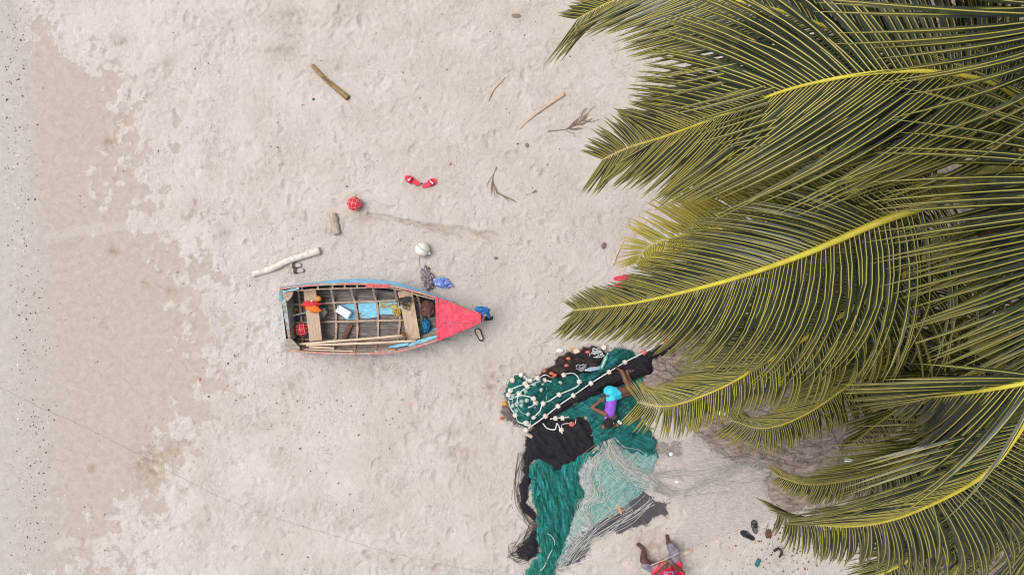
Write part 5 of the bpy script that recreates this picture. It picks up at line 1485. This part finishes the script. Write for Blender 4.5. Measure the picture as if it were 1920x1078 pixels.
capsule(sb, J(1100, 555, .345), .092, J(1165, 562, .325), .078); capsule(sb, J(1130, 590, .28), .090, J(1172, 588, .25), .078)
fuse(sb, 'shorts', mat('turquoise_cotton', [(.3, (.02, .42, .60)), (.7, (.06, .60, .78))], 14, rough=.8, bump=.014, bscale=16), child, .006, 4)
MB().ball(headc + Vector((.068, -.004, .036)), .010, 2).build('eye', M_WHITE, child, smooth=True)
ph = root('phone', J(1186, 836, .25), 'small pale phone held in the hand of the person on the net', 'phone')
Mx = Matrix.Translation(J(1184, 840, .262)) @ Matrix.Rotation(.9, 4, 'Z') @ Matrix.Rotation(R(62), 4, 'X')
MB().box((0, 0, 0), .042, .010, .075, M=Mx).build('case', mat('phone_case', [(.3, (.55, .57, .62)), (.7, (.66, .68, .72))], 4, rough=.3), ph)
MB().box((0, 0, 0), .036, .002, .068, M=Mx @ Matrix.Translation((0, -.0065, 0))).build('screen', mat('phone_screen', [(.3, (.02, .02, .03)), (.7, (.03, .03, .04))], 4, rough=.1), ph)

# person sitting at the bottom edge, bent over the net in the lap
def C5(X, Y, z): return P(1180 + X / 11, 980 + Y / 11, z)
sit = root('person', P(1248, 1072, 0), 'sitting person in a red shirt with legs apart at the bottom edge', 'person')
sbd = MB()
pv = P(1249, 1066, .12); bel = P(1249, 1072, .25); chs = P(1250, 1084, .40); shl, shr = P(1226, 1092, .49), P(1276, 1090, .49)
capsule(sbd, pv - Vector((.09, 0, 0)), .11, pv + Vector((.09, 0, 0)), .11); capsule(sbd, pv, .14, bel, .13); capsule(sbd, bel, .13, chs, .13); capsule(sbd, shl, .06, shr, .06)
nk = P(1252, 1095, .57); hd = P(1253, 1099, .70)
capsule(sbd, chs, .08, nk, .05); capsule(sbd, nk, .05, hd, .05)
sbd.ball(hd, .10, 3, (.82, .95, 1.12)); sbd.ball(hd + Vector((0, .09, -.02)), .018, 2); sbd.ball(hd + Vector((0, .07, -.06)), .03, 2, (1, .7, .6))
for sx in (-1, 1): sbd.ball(hd + Vector((sx * .083, 0, -.01)), .022, 2, (.5, 1, 1.4))
# image-left leg
k1, a1 = C5(295, 770, .21), C5(300, 545, .085)
capsule(sbd, P(1232, 1072, .13), .092, k1, .066); capsule(sbd, k1, .064, k1.lerp(a1, .4), .060); capsule(sbd, k1.lerp(a1, .4), .060, a1, .036)
foot(sbd, a1, C5(170, 420, .03) - a1, (.3, -.1, 1), .24)
# image-right leg, knee out to the side
k2, a2 = C5(940, 555, .23), C5(800, 395, .09)
capsule(sbd, P(1262, 1068, .14), .092, k2, .068); capsule(sbd, k2, .064, k2.lerp(a2, .45), .056); capsule(sbd, k2.lerp(a2, .45), .056, a2, .036)
foot(sbd, a2, C5(795, 240, .03) - a2, (0, -.1, 1), .24)
# arms meet over the lap
e1, w1 = P(1228, 1084, .36), P(1250, 1058, .35)
capsule(sbd, shl, .055, e1, .043); capsule(sbd, e1, .042, w1, .028); hand(sbd, w1, (.5, .55, -.3), (0, 0, 1), .16, .9, -1)
e2, w2 = P(1280, 1074, .36), P(1262, 1058, .35)
capsule(sbd, shr, .055, e2, .043); capsule(sbd, e2, .042, w2, .028); hand(sbd, w2, (-.5, .5, -.3), (0, 0, 1), .16, .9, 1)
fuse(sbd, 'body', M_SKIN2, sit, .0065, 3)
sh = MB()
capsule(sh, pv - Vector((.07, .0, 0)), .125, pv + Vector((.07, .02, 0)), .125); capsule(sh, pv, .15, bel, .15); capsule(sh, bel, .15, chs, .15); capsule(sh, shl, .085, shr, .085)
capsule(sh, shl, .075, shl.lerp(e1, .75), .062); capsule(sh, shr, .075, shr.lerp(e2, .75), .062)
capsule(sh, P(1270, 1058, .22), .085, P(1268, 1066, .22), .10); capsule(sh, P(1228, 1066, .20), .075, P(1232, 1074, .20), .09)
M_SHIRT = mat('red_cotton', [(.3, (.55, .015, .045)), (.7, (.75, .04, .08))], 10, rough=.8, bump=.012, bscale=18)
shirt = fuse(sh, 'shirt', M_SHIRT, sit, .007, 4)
st_ = MB()
capsule(st_, P(1236, 1069, .135), .107, C5(330, 850, .195), .080); capsule(st_, P(1262, 1066, .15), .107, C5(930, 575, .235), .083); capsule(st_, C5(930, 575, .235), .083, C5(860, 490, .19), .070)
fuse(st_, 'shorts', mat('grey_violet_cotton', [(.3, (.12, .10, .15)), (.7, (.26, .23, .29))], 12, rough=.85, bump=.008, bscale=25), sit, .007, 3)
hh = MB(); hh.ball(hd + Vector((0, -.012, .022)), .108, 3, (.83, .93, 1.05), nz=.04, nf=6)
fuse(hh, 'hair', M_HAIR, sit, .008, 1)
# print on the chest of the shirt
from mathutils.bvhtree import BVHTree
dgp = bpy.context.evaluated_depsgraph_get()
bvh = BVHTree.FromPolygons([v.co.copy() for v in shirt.data.vertices], [tuple(p.vertices) for p in shirt.data.polygons])
def on_shirt(px, py):
    o = Vector((0, 0, H)); d = (P(px, py, 0) - o).normalized()
    h_, n_, _, _ = bvh.ray_cast(o, d)
    return (h_, n_) if h_ else (P(px, py, .5), Vector((0, 0, 1)))
M_PRINT = mat('lilac_print', [(.3, (.30, .33, .62)), (.7, (.50, .52, .78))], 9, rough=.8)
def printed(pts, r):
    q = []
    for x, y in pts:
        h_, n_ = on_shirt(x, y); q.append(h_ + n_ * .004)
    MB().tube(q, r, 5).build('print', M_PRINT, shirt)
for cx, cy in ((1248, 1074.5), (1263, 1073)):
    printed([(cx + 3.0 * math.cos(t * math.pi / 6), cy + 2.6 * math.sin(t * math.pi / 6)) for t in range(13)], .007)
printed([(1251, 1073), (1255, 1071.5), (1260, 1072)], .006)

# ------------------------------------------------------------------ sandals and shoes
def sole_outline(L_, w, n=28):
    pts = []
    for k in range(n):
        t = 2 * math.pi * k / n
        x = .5 - .5 * math.cos(t)
        hw = np.interp(x, [0, .06, .2, .42, .7, .88, .97, 1.0], [.0, .50, .76, .72, 1.0, .88, .45, .0]) if True else 0
        pts.append((x * L_, hw * w / 2 * (1 if math.sin(t) >= 0 else -1)))
    return pts
def slide(heel, toe, w, m_sole, m_strap, m_mark, kind, label, group, cat='sandal', strap=(.52, .80), name='slide_sandal', footbed=None, flip=False):
    A, Bq = P(*heel), P(*toe)
    gz = max(ground_z(A.x, A.y), ground_z(Bq.x, Bq.y), ground_z((A.x + Bq.x) / 2, (A.y + Bq.y) / 2))
    A.z = Bq.z = gz
    L_ = (Bq - A).length
    ang = math.atan2(Bq.y - A.y, Bq.x - A.x)
    M = Matrix.Translation(A) @ Matrix.Rotation(ang, 4, 'Z')
    o = root(name, (A + Bq) / 2, label, cat, group)
    out = sole_outline(L_, w)
    th = .030
    MB().prism([M @ Vector((x, y, th)) for x, y in out], th + .012).build('sole', m_sole, o)
    inn = [(L_ * .5 + (x - L_ * .5) * .90, y * .84) for x, y in out]
    MB().prism([M @ Vector((x, y, th + .003)) for x, y in inn], .006).build('footbed', footbed or m_sole, o)
    if strap:
        x0, x1 = strap[0] * L_, strap[1] * L_
        hw = w * .53
        def S(x, v): # v in -1..1 across the arch
            a = v * math.pi / 2
            return M @ Vector((x - .010 * abs(v), hw * math.sin(a), th - .018 + .062 * math.cos(a) ** .7))
        vs, fs = [], []
        nv, nx = 13, 4
        for i in range(nx):
            for j in range(nv): vs.append(S(x0 + (x1 - x0) * i / (nx - 1), -1 + 2 * j / (nv - 1)))
        for i in range(nx - 1):
            for j in range(nv - 1): fs.append((i * nv + j, (i + 1) * nv + j, (i + 1) * nv + j + 1, i * nv + j + 1))
        st = MB().add(vs, fs).mesh('strap', smooth=True)
        so = link('strap', st, m_strap, o)
        md = so.modifiers.new('thick', 'SOLIDIFY'); md.thickness = .006; md.offset = -1
        fl = -1 if flip else 1
        def patch(poly):
            q = [S(x0 + (x1 - x0) * a, fl * b * .8) + Vector((0, 0, .004)) for a, b in poly]
            MB().prism(q if (q[1] - q[0]).cross(q[2] - q[1]).z > 0 else q[::-1], .003).build('emblem', m_mark, so)
        if kind == 'tick':      # curved white tick running across the strap
            patch([(.36, -.85), (.46, -.60), (.52, -.2), (.36, -.2)])
            patch([(.36, -.2), (.52, -.2), (.62, .15), (.46, .30)])
            patch([(.46, .30), (.62, .15), (.86, .30), (.70, .55), (.52, .55)])
        elif kind == 'bars':
            for k in range(3): patch([(.12 + .29 * k, -.7), (.28 + .29 * k, -.7), (.28 + .29 * k, .75), (.12 + .29 * k, .75)])
    return o
M_SRED = mat('red_rubber', [(.3, (.56, .020, .055)), (.7, (.68, .035, .085))], 6, rough=.55)
M_SRED2 = mat('red_strap', [(.3, (.45, .014, .045)), (.7, (.55, .025, .065))], 6, rough=.5)
M_MARK = mat('white_emblem', [(.3, (.72, .70, .70)), (.7, (.82, .80, .80))], 6, rough=.5)
slide((788, 347), (760, 333), .112, M_SRED, M_SRED2, M_MARK, 'tick', 'left red slide sandal with white tick, toe pointing up left', 'red slide sandals')
slide((792, 352), (819, 338), .112, M_SRED, M_SRED2, M_MARK, 'tick', 'right red slide sandal with white tick, toe pointing up right', 'red slide sandals', flip=True)
M_SBLK = mat('black_rubber', [(.3, (.010, .010, .012)), (.7, (.022, .022, .026))], 6, rough=.6)
M_SGRY = mat('sandy_black_rubber', [(.3, (.06, .055, .05)), (.7, (.14, .13, .12))], 12, rough=.8)
slide((1414, 1010), (1388, 995), .105, M_SBLK, M_SBLK, M_MARK, 'bars', 'black slide sandal with three white stripes, lower of the pair by the palm', 'black slide sandals')
slide((1415.5, 999), (1412, 973), .105, M_SBLK, M_SBLK, M_MARK, 'bars', 'sandy black slide sandal with white stripes, upper of the pair by the palm', 'black slide sandals', footbed=M_SGRY)
M_SBRN = mat('brown_rubber', [(.3, (.14, .11, .09)), (.7, (.26, .21, .17))], 9, rough=.8)
M_SBRN2 = mat('dark_strap', [(.3, (.05, .04, .035)), (.7, (.10, .085, .07))], 9, rough=.7)
slide((567, 497), (543, 498), .10, M_SBRN, M_SBRN2, M_MARK, 'none', 'sandy brown sandal below the white log, upper of the pair', 'brown sandals', strap=(.55, .72), name='sandal', footbed=mat('sand_footbed', [(.3, (.38, .33, .29)), (.7, (.48, .42, .38))], 12))
slide((572, 507), (545, 508), .10, M_SBRN, M_SBRN2, M_MARK, 'none', 'sandy brown sandal below the white log, lower of the pair', 'brown sandals', strap=(.55, .72), name='sandal', footbed=bpy.data.materials['sand_footbed'])
fs_ = root('flat_shoe', P(899, 628), 'black flat shoe with beige insole beside the bow', 'shoe')
A, Bq = P(904.5, 639), P(893.5, 616)
M = Matrix.Translation(Vector((A.x, A.y, ground_z(A.x, A.y)))) @ Matrix.Rotation(math.atan2(Bq.y - A.y, Bq.x - A.x), 4, 'Z')
out = sole_outline((Bq - A).length, .105)
MB().prism([M @ Vector((x, y, .02)) for x, y in out], .03).build('sole', M_SBLK, fs_)
MB().tube([M @ Vector((x, y * .95, .045 + (.01 if x < .05 else 0))) for x, y in out + out[:1]], .007, 6, cap=False).build('upper', M_SBLK, fs_, smooth=True)
MB().prism([M @ Vector((.02 + x * .88, y * .78, .026)) for x, y in out], .004).build('insole', mat('beige_insole', [(.3, (.55, .42, .33)), (.7, (.66, .53, .44))], 7), fs_)
slide((1150, 523), (1183, 520), .10, M_SRED, M_SRED2, M_MARK, 'none', 'red sandal half hidden under the palm frond, upper of the two', 'sandals under the frond')
slide((1152, 534), (1178, 536), .09, M_SRED, M_SRED2, M_MARK, 'none', 'red sandal half hidden under the palm frond, lower of the two', 'sandals under the frond')

# ------------------------------------------------------------------ buoys, driftwood, litter on the sand
b1 = buoy(P(664, 382, .115), (.9, -.25, .2), .115, M_BUOY, M_CORDR, 'red lashed buoy on the open sand above the boat')
MB().tube(spline([P(x, y, .02) for x, y in [(676, 384), (700, 376), (725, 386), (745, 384)]], 30)[0], .005, 5).build('cord', M_STRG, b1, smooth=True)
M_BWHITE = mat('white_buoy', [(.3, (.55, .50, .42)), (.6, (.72, .68, .62)), (.8, (.78, .75, .70))], 7, rough=.55)
b2 = buoy(P(792, 468, .125), (.85, -.45, .1), .125, M_BWHITE, M_STRG, 'white round buoy with a grey cord above the boat', cords=False)
Mq = Matrix.Translation(P(792, 468, .125)) @ Vector((.6, .8, .1)).normalized().to_track_quat('Z', 'Y').to_matrix().to_4x4()
MB().tube([Mq @ Vector((.127 * math.cos(t * .2618), .127 * math.sin(t * .2618), .02)) for t in range(25)], .007, 5, cap=False).build('cord', M_STRG, b2, smooth=True)
MB().tube(spline([P(x, y, .02) for x, y in [(789, 474), (785, 488), (787, 500)]], 14)[0], .006, 5).build('cord', M_STRG, b2, smooth=True)

def log(name, pts, radii, m, label, cat='log', group='driftwood', n=10, nz=.12, seed=0, z=None, m_end=None, nodes=0, split=None):
    P3 = []
    for (x, y), r in zip(pts, radii):
        q = P(x, y); P3.append(P(x, y, max(ground_z(q.x, q.y), -.01) + r * .55))
    ps, L_ = spline(P3, 40)
    rr = np.interp(np.linspace(0, 1, 40), np.linspace(0, 1, len(radii)), radii)
    rd_ = random.Random(seed)
    mb = MB()
    vs, fs = [], []
    for i, p in enumerate(ps):
        t = (ps[min(i + 1, 39)] - ps[max(i - 1, 0)]).normalized()
        N = t.cross(UPV).normalized(); Bn = t.cross(N)
        for k in range(n):
            a = 2 * math.pi * k / n
            q = 1 + nz * mnoise.noise(Vector((math.cos(a) * 1.5 + seed * 3, math.sin(a) * 1.5, i * .12))) + nz * .7 * mnoise.noise(Vector((k * 1.7 + seed, 0, i * .05)))
            if nodes and i % (40 // nodes) == 0: q *= 1.10
            vs.append(p + (N * math.cos(a) + Bn * math.sin(a)) * rr[i] * q)
    fs = [(i * n + k, i * n + (k + 1) % n, (i + 1) * n + (k + 1) % n, (i + 1) * n + k) for i in range(39) for k in range(n)]
    o = root(name, P3[0], label, cat, group)
    mb.add(vs, fs + [tuple(range(n - 1, -1, -1)), tuple(39 * n + k for k in range(n))]).build('stem', m, o, smooth=True)
    if m_end:
        for e, d in ((ps[0], ps[0] - ps[1]), (ps[-1], ps[-1] - ps[-2])):
            q = d.normalized().to_track_quat('Z', 'Y').to_matrix().to_4x4()
            r = rr[0] if e is ps[0] else rr[-1]
            MB().lathe([(r * .1, .006), (r * .62, .006), (r * .62, -.01)], Matrix.Translation(e) @ q, 10).build('cut_end', m_end, o)
    if split:
        a, b = split
        MB().tube([ps[k] + Vector((0, 0, rr[k] * .93)) for k in range(int(a * 39), int(b * 39))], rr[20] * .22, 5).build('crack', m_end, o)
    return o
M_DRIFTB = mat('brown_driftwood', [(.25, (.10, .065, .03)), (.5, (.27, .18, .085)), (.75, (.42, .32, .19))], 7, (4, 4, 4), rough=.8, bump=.008)
M_DRIFTW = mat('bleached_wood', [(.25, (.40, .34, .28)), (.5, (.62, .56, .50)), (.75, (.72, .67, .62))], 6, (3, 3, 3), rough=.8, bump=.006)
M_DRIFTG = mat('weathered_wood', [(.25, (.22, .17, .13)), (.5, (.42, .35, .29)), (.75, (.55, .48, .42))], 7, (2, 7, 3), rot=1.3, rough=.85, bump=.01)
M_STICK = mat('sandy_wood', [(.3, (.36, .27, .20)), (.7, (.52, .42, .34))], 9, (3, 3, 3), rough=.85, bump=.006)
M_ENDD = mat('dark_end_grain', [(.3, (.025, .017, .012)), (.7, (.08, .055, .04))], 12, rough=.9)
M_ENDP = mat('pale_end_grain', [(.3, (.45, .36, .27)), (.7, (.6, .5, .4))], 12, rough=.9)
log('driftwood', [(586, 123), (606, 145), (628, 164), (653, 184)], [.036, .040, .044, .047], M_DRIFTB, 'brown driftwood pole with a dark crack at the top of the beach', m_end=M_ENDD, split=(.35, .62), seed=1, nz=.18)
log('driftwood', [(474, 514), (508, 504), (540, 489), (568, 480), (600, 470)], [.052, .055, .057, .060, .066], M_DRIFTW, 'bleached white log with ring joints above the stern', m_end=M_ENDP, nodes=5, seed=2, nz=.10)
log('driftwood', [(623, 401), (627, 418), (632, 439)], [.065, .070, .066], M_DRIFTG, 'short split grey log below the red buoy', m_end=M_ENDP, seed=3, nz=.30)
log('driftwood', [(973, 243), (1000, 218), (1026, 199), (1058, 176)], [.008, .022, .026, .034], M_STICK, 'long pale tapering branch near the palm fronds', m_end=M_ENDD, seed=4, nz=.25)
log('driftwood', [(1149, 497), (1157, 475), (1170, 450)], [.020, .018, .010], M_ENDP, 'thin pale stick beside the yellow palm frond', seed=5, nz=.3)
log('driftwood', [(917, 190), (926, 170), (940, 155), (948, 145)], [.006, .008, .008, .005], M_DRIFTB, 'thin curved brown twig on the upper sand', cat='twig', seed=6, n=6)
log('driftwood', [(1451, 1033), (1460, 1028), (1466, 1035), (1461, 1045)], [.022, .024, .022, .014], M_ENDD, 'small dark hooked root beside the black sandals', cat='root', seed=7, n=8, nz=.4)
log('driftwood', [(1280, 1038), (1288, 1035), (1298, 1031)], [.035, .038, .016], M_ENDP, 'pale wood chip at the right of the sitting person', cat='wood', seed=8, n=8, nz=.3)

def dry_spray(root_px, pts, n, spread, label, seed, m, r=.008, fan=(.45, 1.0)):
    rd_ = random.Random(seed)
    ps, L_ = spline([P(x, y, .02) for x, y in pts], 30)
    o = root('dry_frond', ps[0], label, 'dry frond', 'dry palm bits')
    MB().tube(ps, [r * (1.6 if i < 3 else 1) * (1 - .7 * i / 29) for i in range(30)], 6).build('stalk', m, o, smooth=True)
    for k in range(n):
        u = rd_.uniform(*fan); i = int(u * 28)
        t = (ps[i + 1] - ps[i]).normalized()
        s = Vector((-t.y, t.x, 0)) * rd_.choice((-1, 1)) * (1 if spread > 0 else 0)
        d = (t + s * rd_.uniform(.1, abs(spread))).normalized()
        l = rd_.uniform(.10, .30) * L_ / .6
        q = [ps[i], ps[i] + d * l * .5 + Vector((0, 0, .02)), ps[i] + (d + t * .4).normalized() * l]
        MB().tube(spline(q, 8)[0], [.0045] * 6 + [.003, .001], 4).build('strand', m, o)
M_DRY = mat('dry_frond_brown', [(.3, (.17, .12, .08)), (.7, (.34, .26, .19))], 9, rough=.9)
dry_spray(None, [(1027, 246), (1050, 244), (1070, 240), (1100, 222)], 22, .9, 'dry brown flower stalk with thin strands left of the palm', 1, M_DRY)
dry_spray(None, [(931, 313), (924, 335), (930, 358), (952, 374)], 16, .35, 'curved dry palm strands in the middle of the sand', 2, M_DRY, fan=(.2, .9))
dry_spray(None, [(987, 366), (996, 362), (1005, 358)], 5, .6, 'tiny dry twig spray right of the curved strands', 3, M_DRY, r=.005)
def stone(px, r, sc, m, label, seed, cat='stone', name='stone', sub=2):
    q = P(*px)
    o = MB().ball(Vector((q.x, q.y, ground_z(q.x, q.y) + r * sc[2] * .5)), r, sub, sc, nz=.35, nf=1.6, seed=seed).build(name, m, smooth=False)
    return tag(o, label, cat)
M_STONE = mat('grey_stone', [(.3, (.13, .115, .11)), (.7, (.25, .225, .22))], 12, rough=.85)
M_STONEB = mat('mauve_stone', [(.3, (.14, .095, .09)), (.7, (.22, .16, .15))], 12, rough=.85)
stone((1132, 461), .048, (.9, 1.15, .7), M_STONEB, 'mauve brown stone left of the yellow frond', 1)
stone((988, 273), .036, (.9, 1.1, .6), M_STONE, 'small grey stone below the long pale branch', 2)
stone((930, 484), .032, (1.2, .8, .5), M_STONE, 'small flat grey stone right of the white buoy', 3)
stone((651, 350), .022, (1, .8, .6), M_STONE, 'tiny blue grey pebble above the red buoy', 4)
stone((588, 187), .022, (1.2, .9, .6), mat('green_stone', [(.3, (.02, .06, .06)), (.7, (.06, .12, .12))], 9), 'tiny dark green pebble left of the brown pole', 5)
stone((1440, 999), .075, (.75, 1.0, .6), mat('coconut_husk', [(.3, (.07, .035, .025)), (.7, (.19, .10, .07))], 20, (6, 1, 1), bump=.01), 'brown coconut husk right of the black sandals', 6, 'husk', 'coconut_husk', 3)
stone((1281, 1020), .055, (.55, 1.1, .25), mat('dark_leaf', [(.3, (.06, .05, .045)), (.7, (.12, .10, .09))], 12), 'dark dry leaf beside the sitting person', 7, 'leaf', 'dry_leaf', 3)
stone((968, 31), .055, (1.3, .6, .35), M_DRY, 'curled dry brown leaf at the top edge', 8, 'leaf', 'dry_leaf', 3)
stone((1540, 843), .13, (1.1, .8, .5), mat('slate_stone', [(.3, (.16, .16, .18)), (.7, (.32, .32, .34))], 8), 'pale slate coloured rock under the lower palm', 9, 'rock', 'rock')
tag(rounded_slab([P(x, y, .06) for x, y in [(1416, 1060), (1422, 1047), (1428.5, 1050), (1421, 1064)]], .06, .010, 'small_box', mat('green_plastic', [(.3, (.004, .11, .095)), (.7, (.01, .17, .145))], 6, rough=.4)), 'small dark green plastic box at the bottom near the palm', 'box')
# crumpled plastic
M_BAGP = mat('patterned_film', [(.36, (.05, .035, .06)), (.47, (.30, .22, .24)), (.56, (.12, .08, .11)), (.68, (.55, .48, .48))], 22, rough=.3, spec=.6, bump=.01)
crumple('crumpled_bag', P(802, 523, .06), (.085, .16, .055), M_BAGP, 21, 'crumpled dark patterned plastic bag beside the hull', 'plastic bag', nz=.7, nf=3.0, rz=.25, sub=5)
M_BAGC = mat('blue_film', [(.36, (.06, .10, .38)), (.5, (.14, .24, .58)), (.66, (.45, .55, .75))], 14, rough=.25, spec=.6, bump=.01)
crumple('crumpled_bag', P(829, 530, .055), (.15, .078, .05), M_BAGC, 25, 'crumpled clear blue plastic bag right of the dark one', 'plastic bag', nz=.5, nf=2.8, rz=-.2, sub=5)
stone((375, 712), .028, (.6, 1.2, .3), M_FLOATO, 'small orange plastic scrap on the damp sand edge', 11, 'scrap', 'plastic_scrap')
stone((766, 758), .030, (1.2, .5, .2), mat('pink_scrap', [(.3, (.55, .33, .32)), (.7, (.65, .45, .43))], 8), 'small pink wrapper on the sand below the boat', 12, 'wrapper', 'wrapper')
# litter in the shade of the palms
LIT = [((1590, 862), .06, (1.2, .7, .3), M_WHITE, 'white plastic shred under the lower palm'), ((1640, 855), .10, (1.6, .6, .3), mat('green_litter', [(.3, (.01, .12, .09)), (.7, (.02, .2, .15))], 8), 'green plastic litter under the lower palm'),
       ((1350, 690), .05, (1, .8, .4), mat('white_litter', [(.3, (.6, .6, .6)), (.7, (.75, .75, .75))], 8), 'white scrap glinting through the lower fronds'), ((1300, 668), .05, (1.6, .5, .4), M_FLOATO, 'orange scrap on the brown net under the fronds'),
       ((1345, 768), .06, (1.4, .6, .4), M_WHITE, 'curled white scrap under the drooping frond'), ((1635, 812), .06, (1, .7, .4), M_FLOATO, 'orange scrap beside the white litter')]
for k, (px, r, sc, m, l) in enumerate(LIT):
    q = P(*px); zz = net_z(*px)
    tag(MB().ball(Vector((q.x, q.y, zz + r * .3)), r, 2, sc, nz=.5, seed=40 + k).build('litter_scrap', m), l, 'litter')
